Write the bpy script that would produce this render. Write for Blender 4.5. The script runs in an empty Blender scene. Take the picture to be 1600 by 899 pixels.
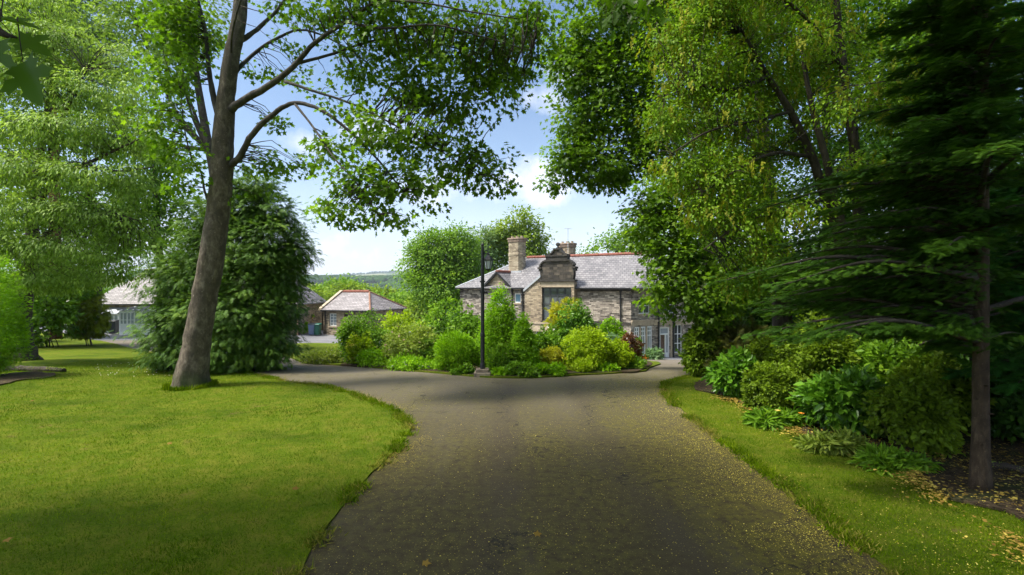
import bpy, math, random
import numpy as np
from mathutils import Vector, Matrix
from mathutils.geometry import delaunay_2d_cdt

scene = bpy.context.scene
COL = scene.collection
R = math.radians
EYE, F = 2.5, 800.0            # eye height in metres, focal length in photo pixels (1600 wide)

# ------------------------------------------------------------------ terrain
def sstep(a, b, v):
    t = np.clip((np.asarray(v, dtype=float) - a) / (b - a), 0, 1)
    return t * t * (3 - 2 * t)

def ground_z(x, y):
    x = np.asarray(x, dtype=float); y = np.asarray(y, dtype=float)
    t = np.clip((y - 13.0) / 29.0, 0, 1)
    r = 0.55 * t * t * (3 - 2 * t) + 0.45 * t
    z = -r * np.clip(1.95 + 0.045 * (x + 15), 1.5, 3.1)
    z = z + 0.035 * np.sin(x * 0.9 + 1.3) * np.sin(y * 0.55) * sstep(3.5, 7, np.abs(x)) * (1 - sstep(20, 40, y))
    # valley and the hills beyond it
    z = z - 9 * sstep(62, 160, y) - 45 * sstep(140, 600, y) 
    z = z + (84 + 7 * np.sin(x * 0.006 + 1.0)) * sstep(700, 1500, y)
    z = z - 44 * sstep(1500, 2100, y) * (0.8 + 0.2 * np.sin(x * 0.002))
    z = z + (102 + 10 * np.sin(x * 0.0012 + 2.1) + 5 * np.sin(x * 0.005)) * sstep(2200, 4300, y)
    return z

def gz(x, y): return float(ground_z(x, y))

def P(px, py, Y):
    return np.array([(px - 800) / F * Y, Y, EYE - (py - 450) / F * Y])

def hit(px, py):
    Y = 2.0
    while Y < 300:
        p = P(px, py, Y)
        if p[2] < gz(p[0], p[1]): break
        Y += 0.02
    return P(px, py, Y)

# ------------------------------------------------------------------ object helpers
def tag(o, label=None, cat=None, group=None, kind=None):
    if label: o['label'] = label
    if cat: o['category'] = cat
    if group: o['group'] = group
    if kind: o['kind'] = kind
    return o

def empty(name, loc, label, cat, group=None, rotz=0.0):
    o = bpy.data.objects.new(name, None)
    o.location = [float(v) for v in loc]; o.rotation_euler = (0, 0, rotz)
    o.empty_display_size = 0.3
    COL.objects.link(o)
    return tag(o, label, cat, group)

def link(name, me, mats, parent=None):
    o = bpy.data.objects.new(name, me)
    COL.objects.link(o)
    for m in (mats if isinstance(mats, (list, tuple)) else [mats]):
        me.materials.append(m)
    if parent is not None: o.parent = parent
    return o

class MB:
    """collects polygons for one mesh"""
    def __init__(s): s.v = []; s.f = []; s.m = []
    def poly(s, pts, m=0):
        i = len(s.v); s.v += [tuple(float(c) for c in p) for p in pts]; s.f.append(list(range(i, i + len(pts)))); s.m.append(m)
    def hexa(s, c, m=0):           # 8 corners: bottom 0-3 ccw, top 4-7
        i = len(s.v); s.v += [tuple(float(k) for k in p) for p in c]
        for q in ((3, 2, 1, 0), (4, 5, 6, 7), (0, 1, 5, 4), (1, 2, 6, 5), (2, 3, 7, 6), (3, 0, 4, 7)):
            s.f.append([i + k for k in q]); s.m.append(m)
    def box(s, x0, x1, y0, y1, z0, z1, m=0):
        s.hexa([(x0, y0, z0), (x1, y0, z0), (x1, y1, z0), (x0, y1, z0), (x0, y0, z1), (x1, y0, z1), (x1, y1, z1), (x0, y1, z1)], m)
    def obox(s, o, d, s0, s1, d0, d1, z0, z1, m=0):   # o origin 2d, d unit dir 2d, outward normal n; d0<d1 measured outward
        n = (d[1], -d[0])
        def q(a, b, z): return (o[0] + d[0] * a + n[0] * b, o[1] + d[1] * a + n[1] * b, z)
        s.hexa([q(s0, d1, z0), q(s1, d1, z0), q(s1, d0, z0), q(s0, d0, z0), q(s0, d1, z1), q(s1, d1, z1), q(s1, d0, z1), q(s0, d0, z1)], m)
    def slab(s, pts, th=0.09, m=0):   # thick polygon (roof plane), thickness downward
        lo = [(p[0], p[1], p[2] - th) for p in pts]
        s.poly(pts, m); s.poly(lo[::-1], m)
        for i in range(len(pts)):
            j = (i + 1) % len(pts)
            s.poly([pts[j], pts[i], lo[i], lo[j]], m)
    def prism(s, poly, o, d, d0, d1, m=0):   # poly in (s,z) plane extruded along outward normal
        n = (d[1], -d[0])
        def q(a, z, b): return (o[0] + d[0] * a + n[0] * b, o[1] + d[1] * a + n[1] * b, z)
        s.poly([q(a, z, d1) for a, z in poly], m); s.poly([q(a, z, d0) for a, z in poly[::-1]], m)
        for i in range(len(poly)):
            a, b = poly[i], poly[(i + 1) % len(poly)]
            s.poly([q(b[0], b[1], d1), q(a[0], a[1], d1), q(a[0], a[1], d0), q(b[0], b[1], d0)], m)
    def lathe(s, c, prof, n=12, m=0, rot=0.0):
        rings = []
        for r, z in prof:
            rings.append([(c[0] + r * math.cos(rot + 2 * math.pi * k / n), c[1] + r * math.sin(rot + 2 * math.pi * k / n), c[2] + z) for k in range(n)])
        for a, b in zip(rings, rings[1:]):
            for k in range(n):
                j = (k + 1) % n
                s.poly([a[k], a[j], b[j], b[k]], m)
        s.poly(rings[0][::-1], m); s.poly(rings[-1], m)
    def tube(s, pts, rad, n=8, m=0):
        v, f = tube_arrays(np.array(pts, float), np.array(rad, float) if np.ndim(rad) else np.full(len(pts), float(rad)), n)
        i = len(s.v); s.v += [tuple(p) for p in v.tolist()]
        for q in f: s.f.append([i + k for k in q]); s.m.append(m)
    def build(s, name, mats, parent=None, smooth=False, bevel=0.0, merge=True):
        me = bpy.data.meshes.new(name); me.from_pydata(s.v, [], s.f); me.update()
        o = link(name, me, mats, parent)
        if any(s.m): me.polygons.foreach_set('material_index', s.m)
        if smooth: me.polygons.foreach_set('use_smooth', [True] * len(me.polygons))
        if bevel:
            b = o.modifiers.new('bevel', 'BEVEL'); b.width = bevel; b.segments = 2; b.limit_method = 'ANGLE'
        return o

def tube_arrays(pts, rad, n=8):
    t = np.gradient(pts, axis=0); t /= np.linalg.norm(t, axis=1)[:, None] + 1e-9
    ref = np.array([0.31, 0.95, 0.02]) if abs(t[0][1]) < 0.9 else np.array([1.0, 0, 0])
    v = []
    u = np.cross(t[0], ref); u /= np.linalg.norm(u)
    for i in range(len(pts)):
        u = u - t[i] * u.dot(t[i]); u /= np.linalg.norm(u) + 1e-9
        w = np.cross(t[i], u)
        a = np.arange(n) * 2 * math.pi / n
        v.append(pts[i] + rad[i] * (np.cos(a)[:, None] * u + np.sin(a)[:, None] * w))
    v = np.concatenate(v)
    f = []
    for i in range(len(pts) - 1):
        for k in range(n):
            j = (k + 1) % n
            f.append([i * n + k, i * n + j, (i + 1) * n + j, (i + 1) * n + k])
    f.append(list(range(n))[::-1]); f.append([(len(pts) - 1) * n + k for k in range(n)])
    return v, f

def smooth_path(pts, rad, sub=5, wob=0.0, rng=None):
    pts = np.array(pts, float); rad = np.array(rad, float)
    p = np.vstack([2 * pts[0] - pts[1], pts, 2 * pts[-1] - pts[-2]])
    out, rr = [], []
    for i in range(len(pts) - 1):
        for k in range(sub):
            t = k / sub
            a, b, c, d = p[i], p[i + 1], p[i + 2], p[i + 3]
            out.append(0.5 * ((2 * b) + (-a + c) * t + (2 * a - 5 * b + 4 * c - d) * t * t + (-a + 3 * b - 3 * c + d) * t ** 3))
            rr.append(rad[i] * (1 - t) + rad[i + 1] * t)
    out.append(pts[-1]); rr.append(rad[-1])
    out = np.array(out); rr = np.array(rr)
    if wob and rng is not None:
        out[1:-1] += rng.normal(0, 1, (len(out) - 2, 3)) * wob * rr[1:-1, None]
        rr *= 1 + rng.normal(0, min(.03, wob * .5), len(rr))
    return out, rr

# ------------------------------------------------------------------ materials
def newmat(name):
    m = bpy.data.materials.new(name); m.use_nodes = True
    nt = m.node_tree; nt.nodes.clear()
    out = nt.nodes.new('ShaderNodeOutputMaterial')
    return m, nt, out

def N(nt, typ, **kw):
    n = nt.nodes.new(typ)
    for k, v in kw.items():
        if k in n.inputs: n.inputs[k].default_value = v
        else: setattr(n, k, v)
    return n

def ramp(nt, fac, stops):
    n = nt.nodes.new('ShaderNodeValToRGB')
    e = n.color_ramp.elements
    while len(e) < len(stops): e.new(0.5)
    for el, (p, c) in zip(e, stops):
        el.position = p; el.color = (c[0], c[1], c[2], 1)
    nt.links.new(fac, n.inputs[0])
    return n.outputs[0]

def coords(nt, kind='Object', scale=(1, 1, 1)):
    t = N(nt, 'ShaderNodeTexCoord'); m = N(nt, 'ShaderNodeMapping')
    m.inputs['Scale'].default_value = scale
    nt.links.new(t.outputs[kind], m.inputs[0])
    return m.outputs[0]

def noise(nt, vec, scale, detail=4, rough=0.55):
    n = N(nt, 'ShaderNodeTexNoise'); n.inputs['Scale'].default_value = scale
    n.inputs['Detail'].default_value = detail; n.inputs['Roughness'].default_value = rough
    nt.links.new(vec, n.inputs['Vector'])
    return n.outputs[0]

def mixc(nt, fac, a, b, mode='MIX'):
    n = N(nt, 'ShaderNodeMix'); n.data_type = 'RGBA'; n.blend_type = mode
    for sock, v in ((n.inputs[0], fac), (n.inputs[6], a), (n.inputs[7], b)):
        if isinstance(v, (int, float)): sock.default_value = v
        elif isinstance(v, (tuple, list)): sock.default_value = (v[0], v[1], v[2], 1)
        else: nt.links.new(v, sock)
    return n.outputs[2]

def mth(nt, op, a, b=None, c=None):
    n = N(nt, 'ShaderNodeMath'); n.operation = op
    for i, v in enumerate((a, b, c)):
        if v is None: continue
        if isinstance(v, (int, float)): n.inputs[i].default_value = v
        else: nt.links.new(v, n.inputs[i])
    return n.outputs[0]

def bump(nt, h, strength=0.5, dist=0.02):
    b = N(nt, 'ShaderNodeBump'); b.inputs['Strength'].default_value = strength; b.inputs['Distance'].default_value = dist
    nt.links.new(h, b.inputs['Height'])
    return b.outputs[0]

def principled(nt, out, col, rough=0.7, spec=0.3, normal=None, metal=0.0):
    p = N(nt, 'ShaderNodeBsdfPrincipled')
    if isinstance(col, (tuple, list)): p.inputs['Base Color'].default_value = (*col, 1)
    else: nt.links.new(col, p.inputs['Base Color'])
    if isinstance(rough, (int, float)): p.inputs['Roughness'].default_value = rough
    else: nt.links.new(rough, p.inputs['Roughness'])
    p.inputs['Specular IOR Level'].default_value = spec
    p.inputs['Metallic'].default_value = metal
    if normal is not None: nt.links.new(normal, p.inputs['Normal'])
    nt.links.new(p.outputs[0], out.inputs[0])
    return p

LEAF_GAIN = 2.0
def leafmat(name, c1, c2, c3=None, trans=0.4, rough=0.5, spec=0.25):
    """leaf blade: colour differs from leaf to leaf, lets light through"""
    m, nt, out = newmat(name)
    g_ = LEAF_GAIN if max(c2) < .3 else 1.0
    c1, c2, c3 = [(min(.9, g_ * q_[0]), min(.9, g_ * q_[1]), min(.9, g_ * q_[2] * (.6 if g_ > 1 else 1))) if q_ else None for q_ in (c1, c2, c3)]
    a = N(nt, 'ShaderNodeAttribute'); a.attribute_name = 'rnd'
    big = noise(nt, coords(nt, 'Object'), 0.9, 2)
    fac = mth(nt, 'ADD', mth(nt, 'MULTIPLY', a.outputs['Fac'], 0.75), mth(nt, 'MULTIPLY', mth(nt, 'SUBTRACT', big, 0.38), 1.0))
    c3 = c3 or tuple(min(1, 1.25 * v) for v in c2)
    col = ramp(nt, fac, [(0.0, c1), (0.6, c2), (1.0, c3)])
    p = N(nt, 'ShaderNodeBsdfPrincipled'); nt.links.new(col, p.inputs['Base Color'])
    p.inputs['Roughness'].default_value = rough; p.inputs['Specular IOR Level'].default_value = spec * .55
    t = N(nt, 'ShaderNodeBsdfTranslucent')
    nt.links.new(mixc(nt, 1.0, col, (1.25, 1.3, 0.6), 'MULTIPLY'), t.inputs[0])
    mx = N(nt, 'ShaderNodeMixShader'); mx.inputs[0].default_value = trans
    nt.links.new(p.outputs[0], mx.inputs[1]); nt.links.new(t.outputs[0], mx.inputs[2])
    nt.links.new(mx.outputs[0], out.inputs[0])
    return m

def barkmat(name, c1, c2, c3, scale=6.0, moss=None, zs=0.28):
    m, nt, out = newmat(name)
    v = coords(nt, 'Object', (1, 1, zs))
    n1 = noise(nt, v, scale, 8, 0.72); n2 = noise(nt, coords(nt, 'Object', (1, 1, 0.8)), scale * 0.35, 3)
    n3 = noise(nt, coords(nt, 'Object'), scale * 3.0, 5, 0.7)
    col = ramp(nt, n1, [(0.3, c1), (0.5, c2), (0.72, c3)])
    col = mixc(nt, ramp(nt, n2, [(0.45, (0, 0, 0)), (0.62, (1, 1, 1))]), col, tuple(0.62 * k for k in c2))
    # pale lichen freckles
    col = mixc(nt, ramp(nt, n3, [(0.62, (0, 0, 0)), (0.7, (0.8, 0.8, 0.8))]), col, tuple(min(1, 1.7 * k) for k in c3))
    if moss:
        t = N(nt, 'ShaderNodeTexCoord'); s = N(nt, 'ShaderNodeSeparateXYZ'); nt.links.new(t.outputs['Object'], s.inputs[0])
        low = mth(nt, 'MULTIPLY', mth(nt, 'SUBTRACT', moss, s.outputs[2]), 2.0)
        msk = mth(nt, 'MULTIPLY', mth(nt, 'MINIMUM', mth(nt, 'MAXIMUM', low, 0.0), 1.0), ramp(nt, n2, [(0.4, (0.1,) * 3), (0.6, (1,) * 3)]))
        col = mixc(nt, msk, col, (0.055, 0.075, 0.018))
    principled(nt, out, col, 0.85, 0.2, bump(nt, n1, 1.0, 0.05))
    return m

def plain(name, c, rough=0.6, spec=0.3, var=0.12, scale=8.0, metal=0.0):
    m, nt, out = newmat(name)
    n = noise(nt, coords(nt, 'Object'), scale, 5, 0.6)
    col = ramp(nt, n, [(0.3, tuple(k * (1 - var) for k in c)), (0.7, tuple(min(1, k * (1 + var)) for k in c))])
    principled(nt, out, col, rough, spec, bump(nt, n, 0.15, 0.01), metal)
    return m

def stonemat(name, stops, mortar, bw=0.46, bh=0.15, rough=0.85):
    """coursed sandstone: (x+y, z) of the building's own frame"""
    m, nt, out = newmat(name)
    t = N(nt, 'ShaderNodeTexCoord'); s = N(nt, 'ShaderNodeSeparateXYZ'); nt.links.new(t.outputs['Object'], s.inputs[0])
    wob = noise(nt, t.outputs['Object'], 2.5, 3)
    u = mth(nt, 'ADD', s.outputs[0], s.outputs[1])
    zz = mth(nt, 'ADD', s.outputs[2], mth(nt, 'MULTIPLY', wob, 0.05))
    c = N(nt, 'ShaderNodeCombineXYZ'); nt.links.new(u, c.inputs[0]); nt.links.new(zz, c.inputs[1])
    b = N(nt, 'ShaderNodeTexBrick'); nt.links.new(c.outputs[0], b.inputs['Vector'])
    b.inputs['Scale'].default_value = 1.0; b.inputs['Brick Width'].default_value = bw; b.inputs['Row Height'].default_value = bh
    b.inputs['Mortar Size'].default_value = 0.012; b.inputs['Mortar Smooth'].default_value = 0.3; b.inputs['Bias'].default_value = 0.0
    b.offset = 0.5; b.squash = 0.7; b.squash_frequency = 3
    b.inputs['Color1'].default_value = (0, 0, 0, 1); b.inputs['Color2'].default_value = (1, 1, 1, 1); b.inputs['Mortar'].default_value = (0.5, 0.5, 0.5, 1)
    sep = N(nt, 'ShaderNodeSeparateColor'); nt.links.new(b.outputs['Color'], sep.inputs[0])
    n1 = noise(nt, t.outputs['Object'], 5.0, 5, 0.65); n2 = noise(nt, t.outputs['Object'], 0.7, 3)
    fac = mth(nt, 'ADD', mth(nt, 'MULTIPLY', sep.outputs[0], 0.55), mth(nt, 'ADD', mth(nt, 'MULTIPLY', n1, 0.5), mth(nt, 'MULTIPLY', mth(nt, 'SUBTRACT', n2, 0.5), 0.7)))
    col = ramp(nt, fac, stops)
    col = mixc(nt, b.outputs['Fac'], col, mortar)
    h = mth(nt, 'SUBTRACT', mth(nt, 'MULTIPLY', n1, 0.5), b.outputs['Fac'])
    principled(nt, out, col, rough, 0.2, bump(nt, h, 0.8, 0.02))
    return m

def slatemat(name, stops, rh=0.17, bw=0.32):
    m, nt, out = newmat(name)
    t = N(nt, 'ShaderNodeTexCoord'); s = N(nt, 'ShaderNodeSeparateXYZ'); nt.links.new(t.outputs['Object'], s.inputs[0])
    u = mth(nt, 'ADD', s.outputs[0], mth(nt, 'MULTIPLY', s.outputs[1], 0.37))
    zz = mth(nt, 'MULTIPLY', s.outputs[2], 1.0)
    c = N(nt, 'ShaderNodeCombineXYZ'); nt.links.new(u, c.inputs[0]); nt.links.new(zz, c.inputs[1])
    b = N(nt, 'ShaderNodeTexBrick'); nt.links.new(c.outputs[0], b.inputs['Vector'])
    b.inputs['Scale'].default_value = 1.0; b.inputs['Brick Width'].default_value = bw; b.inputs['Row Height'].default_value = rh
    b.inputs['Mortar Size'].default_value = 0.014; b.inputs['Mortar Smooth'].default_value = 0.2
    b.inputs['Color1'].default_value = (0, 0, 0, 1); b.inputs['Color2'].default_value = (1, 1, 1, 1); b.inputs['Mortar'].default_value = (0.5,) * 3 + (1,)
    sep = N(nt, 'ShaderNodeSeparateColor'); nt.links.new(b.outputs['Color'], sep.inputs[0])
    n1 = noise(nt, t.outputs['Object'], 1.1, 5, 0.7)
    fac = mth(nt, 'ADD', mth(nt, 'MULTIPLY', sep.outputs[0], 0.35), mth(nt, 'MULTIPLY', n1, 0.75))
    col = ramp(nt, fac, stops)
    col = mixc(nt, b.outputs['Fac'], col, tuple(0.45 * k for k in stops[0][1]))
    principled(nt, out, col, 0.6, 0.35, bump(nt, mth(nt, 'SUBTRACT', n1, b.outputs['Fac']), 0.6, 0.02))
    return m

def glassmat(name, c):
    m, nt, out = newmat(name)
    principled(nt, out, c, 0.04, 0.6)
    return m

M = {}
M['bark_grey'] = barkmat('bark_grey', (0.03, 0.023, 0.015), (0.12, 0.096, 0.068), (0.25, 0.21, 0.155), 9.0, moss=0.55, zs=.55)
M['bark_limb'] = barkmat('bark_limb', (0.03, 0.027, 0.022), (0.07, 0.06, 0.05), (0.13, 0.115, 0.095), 9.0)
M['bark_dark'] = barkmat('bark_dark', (0.03, 0.025, 0.018), (0.075, 0.06, 0.045), (0.13, 0.105, 0.08), 9.0)
M['bark_brown'] = barkmat('bark_brown', (0.025, 0.018, 0.011), (0.075, 0.052, 0.032), (0.13, 0.095, 0.06), 14.0)
M['bark_pine'] = barkmat('bark_pine', (0.12, 0.06, 0.035), (0.27, 0.13, 0.07), (0.36, 0.2, 0.12), 9.0)
M['bark_pale'] = barkmat('bark_pale', (0.10, 0.085, 0.06), (0.17, 0.145, 0.105), (0.24, 0.21, 0.155), 7.0)
M['sycamore_leaf'] = leafmat('sycamore_leaf', (0.024, 0.054, 0.005), (0.062, 0.118, 0.010), (0.12, 0.185, 0.018), 0.54, 0.42, 0.3)
M['cherry_leaf'] = leafmat('cherry_leaf', (0.045, 0.08, 0.016), (0.135, 0.20, 0.06), (0.27, 0.34, 0.15), 0.42, 0.45, 0.3)
M['conifer_leaf'] = leafmat('conifer_leaf', (0.014, 0.036, 0.008), (0.044, 0.088, 0.016), (0.10, 0.155, 0.028), 0.28, 0.55)
M['hemlock_leaf'] = leafmat('hemlock_leaf', (0.012, 0.034, 0.006), (0.028, 0.066, 0.009), (0.06, 0.12, 0.013), 0.35, 0.55)
M['cypress_leaf'] = leafmat('cypress_leaf', (0.008, 0.036, 0.010), (0.018, 0.066, 0.014), (0.036, 0.11, 0.02), 0.3, 0.55)
M['laburnum_leaf'] = leafmat('laburnum_leaf', (0.042, 0.085, 0.008), (0.085, 0.15, 0.012), (0.14, 0.205, 0.02), 0.42, 0.5)
M['laburnum_bloom'] = leafmat('laburnum_bloom', (0.10, 0.115, 0.012), (0.15, 0.16, 0.02), (0.21, 0.205, 0.035), 0.4, 0.6)
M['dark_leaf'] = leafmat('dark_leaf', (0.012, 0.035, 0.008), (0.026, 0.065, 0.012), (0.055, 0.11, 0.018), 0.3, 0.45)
M['pine_leaf'] = leafmat('pine_leaf', (0.05, 0.09, 0.05), (0.09, 0.14, 0.085), (0.14, 0.19, 0.12), 0.2, 0.6)
M['bright_leaf'] = leafmat('bright_leaf', (0.045, 0.10, 0.006), (0.115, 0.215, 0.010), (0.22, 0.33, 0.02), 0.4, 0.45)
M['mid_leaf'] = leafmat('mid_leaf', (0.025, 0.06, 0.008), (0.075, 0.145, 0.015), (0.16, 0.24, 0.03), 0.4, 0.45)
M['yellow_leaf'] = leafmat('yellow_leaf', (0.08, 0.12, 0.006), (0.165, 0.23, 0.01), (0.28, 0.34, 0.02), 0.4, 0.45)
M['border_leaf'] = leafmat('border_leaf', (0.03, 0.05, 0.006), (0.08, 0.125, 0.012), (0.15, 0.2, 0.025), 0.4, 0.45)  # yellowish green of the right border shrubs
M['yew_gold'] = leafmat('yew_gold', (0.05, 0.07, 0.006), (0.10, 0.125, 0.010), (0.17, 0.19, 0.02), 0.35, 0.5)
M['gold_leaf'] = leafmat('gold_leaf', (0.20, 0.22, 0.010), (0.42, 0.42, 0.02), (0.58, 0.5, 0.04), 0.4, 0.45)
M['olive_leaf'] = leafmat('olive_leaf', (0.05, 0.08, 0.018), (0.115, 0.15, 0.035), (0.19, 0.22, 0.07), 0.35, 0.5)
M['glossy_leaf'] = leafmat('glossy_leaf', (0.02, 0.055, 0.008), (0.055, 0.125, 0.014), (0.12, 0.21, 0.03), 0.3, 0.3, 0.5)
M['purple_leaf'] = leafmat('purple_leaf', (0.045, 0.02, 0.018), (0.10, 0.04, 0.03), (0.17, 0.08, 0.045), 0.35, 0.5)
M['blue_leaf'] = leafmat('blue_leaf', (0.06, 0.11, 0.08), (0.10, 0.16, 0.12), (0.16, 0.22, 0.17), 0.25, 0.55)
M['brown_leaf'] = leafmat('brown_leaf', (0.03, 0.035, 0.014), (0.06, 0.065, 0.02), (0.10, 0.095, 0.03), 0.3, 0.6)
M['far_leaf'] = leafmat('far_leaf', (0.03, 0.07, 0.012), (0.085, 0.15, 0.022), (0.16, 0.23, 0.04), 0.4, 0.55)
M['far_leaf_pale'] = leafmat('far_leaf_pale', (0.05, 0.085, 0.012), (0.105, 0.15, 0.025), (0.17, 0.21, 0.05), 0.35, 0.55)
M['white_petal'] = leafmat('white_petal', (0.55, 0.5, 0.5), (0.75, 0.72, 0.68), (0.85, 0.82, 0.8), 0.3, 0.6)
M['pink_petal'] = leafmat('pink_petal', (0.5, 0.25, 0.3), (0.65, 0.4, 0.42), (0.75, 0.55, 0.5), 0.3, 0.6)
M['violet_petal'] = leafmat('violet_petal', (0.3, 0.25, 0.45), (0.45, 0.38, 0.6), (0.6, 0.55, 0.7), 0.3, 0.6)
M['yellow_petal'] = leafmat('yellow_petal', (0.6, 0.45, 0.04), (0.75, 0.58, 0.12), (0.8, 0.7, 0.35), 0.3, 0.6)
M['orange_petal'] = leafmat('orange_petal', (0.7, 0.2, 0.02), (0.8, 0.3, 0.03), (0.85, 0.4, 0.06), 0.3, 0.6)
M['stone_dark'] = stonemat('stone_dark', [(0.22, (0.07, 0.06, 0.05)), (0.42, (0.21, 0.18, 0.148)), (0.62, (0.36, 0.31, 0.25)), (0.88, (0.6, 0.52, 0.43))], (0.2, 0.175, 0.145), .38, .115)
M['stone_tan'] = stonemat('stone_tan', [(0.15, (0.10, 0.078, 0.058)), (0.4, (0.235, 0.185, 0.13)), (0.68, (0.38, 0.3, 0.2)), (0.95, (0.52, 0.42, 0.29))], (0.26, 0.22, 0.16), .38, .12)
M['stone_black'] = stonemat('stone_black', [(0.1, (0.025, 0.023, 0.02)), (0.45, (0.055, 0.048, 0.04)), (0.75, (0.11, 0.092, 0.072)), (1.0, (0.2, 0.16, 0.115))], (0.06, 0.055, 0.045), 0.5, 0.22)
M['ashlar'] = plain('ashlar', (0.42, 0.34, 0.24), 0.8, 0.2, 0.22, 3.0)
M['ashlar_dark'] = plain('ashlar_dark', (0.055, 0.05, 0.043), 0.85, 0.2, 0.35, 4.0)
M['chimney_brick'] = stonemat('chimney_brick', [(0.15, (0.13, 0.10, 0.07)), (0.45, (0.29, 0.235, 0.16)), (0.75, (0.43, 0.36, 0.25)), (1.0, (0.52, 0.45, 0.33))], (0.36, 0.3, 0.22), 0.3, 0.11)
M['slate'] = slatemat('slate', [(0.2, (0.105, 0.10, 0.105)), (0.5, (0.175, 0.166, 0.17)), (0.8, (0.25, 0.235, 0.235))])
M['slate_old'] = slatemat('slate_old', [(0.2, (0.14, 0.125, 0.12)), (0.5, (0.24, 0.215, 0.21)), (0.85, (0.38, 0.34, 0.335))], 0.13, 0.36)
M['ridge_red'] = plain('ridge_red', (0.23, 0.085, 0.06), 0.8, 0.25, 0.3, 5.0)
M['ridge_brown'] = plain('ridge_brown', (0.25, 0.14, 0.095), 0.8, 0.25, 0.3, 5.0)
M['cap_stone'] = plain('cap_stone', (0.27, 0.2, 0.15), 0.85, 0.2, 0.35, 5.0)
M['lead'] = plain('lead', (0.42, 0.44, 0.46), 0.5, 0.4, 0.15, 6.0)
M['white_paint'] = plain('white_paint', (0.8, 0.8, 0.78), 0.45, 0.4, 0.05)
M['black_iron'] = plain('black_iron', (0.018, 0.018, 0.019), 0.45, 0.45, 0.3, 14.0)
M['dark_paint'] = plain('dark_paint', (0.055, 0.058, 0.06), 0.5, 0.4, 0.25)
M['glass_dark'] = glassmat('glass_dark', (0.045, 0.055, 0.06))
M['glass_pale'] = glassmat('glass_pale', (0.32, 0.36, 0.38))
M['glass_grey'] = glassmat('glass_grey', (0.11, 0.125, 0.13))
M['glass_green'] = glassmat('glass_green', (0.05, 0.085, 0.05))
M['glass_blue'] = glassmat('glass_blue', (0.16, 0.28, 0.36))
M['wood_brown'] = plain('wood_brown', (0.16, 0.10, 0.065), 0.6, 0.3, 0.25)
M['brick_orange'] = plain('brick_orange', (0.42, 0.26, 0.16), 0.85, 0.2, 0.2, 9.0)
M['plastic_dark'] = plain('plastic_dark', (0.04, 0.042, 0.045), 0.45, 0.4)
M['plastic_blue'] = plain('plastic_blue', (0.13, 0.17, 0.27), 0.45, 0.4)
M['plastic_green'] = plain('plastic_green', (0.02, 0.12, 0.075), 0.45, 0.4)
M['frosted'] = glassmat('frosted', (0.62, 0.66, 0.7))
M['soil'] = None

# ---- ground-cover materials
def soilmat():
    m, nt, out = newmat('soil')
    v = coords(nt, 'Object')
    n1 = noise(nt, v, 14, 6, 0.7); n2 = noise(nt, v, 1.3, 3)
    col = ramp(nt, n1, [(0.3, (0.02, 0.014, 0.009)), (0.52, (0.055, 0.04, 0.024)), (0.66, (0.12, 0.085, 0.045)), (0.8, (0.2, 0.15, 0.07))])
    col = mixc(nt, ramp(nt, n2, [(0.5, (0, 0, 0)), (0.65, (0.7,) * 3)]), col, (0.04, 0.06, 0.014))
    principled(nt, out, col, 0.95, 0.1, bump(nt, n1, 1.0, 0.03))
    return m
M['soil'] = soilmat()

def lawnmat():
    m, nt, out = newmat('lawn')
    v = coords(nt, 'Object')
    fine = noise(nt, v, 42, 5, 0.75); mid = noise(nt, v, 3.2, 5, 0.65); big = noise(nt, coords(nt, 'Object', (0.6, 1.2, 1)), 0.55, 4, 0.6)
    col = ramp(nt, fine, [(0.25, (0.03, 0.06, 0.004)), (0.5, (0.085, 0.13, 0.007)), (0.75, (0.16, 0.2, 0.015))])
    col = mixc(nt, ramp(nt, mid, [(0.42, (0, 0, 0)), (0.66, (0.75,) * 3)]), col, mixc(nt, fine, (0.08, 0.09, 0.006), (0.24, 0.23, 0.035)))
    col = mixc(nt, ramp(nt, big, [(0.5, (0, 0, 0)), (0.66, (0.65,) * 3)]), col, (0.03, 0.065, 0.004))
    bare = ramp(nt, mth(nt, 'ADD', mth(nt, 'MULTIPLY', mid, 0.6), mth(nt, 'MULTIPLY', noise(nt, v, 0.8, 3), 0.4)), [(0.62, (0, 0, 0)), (0.7, (0.8,) * 3)])
    col = mixc(nt, bare, col, (0.12, 0.095, 0.035))
    h = mth(nt, 'ADD', fine, mth(nt, 'MULTIPLY', mid, 1.5))
    principled(nt, out, col, 0.9, 0.04, bump(nt, h, 0.9, 0.03))
    return m
M['lawn'] = lawnmat()

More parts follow.
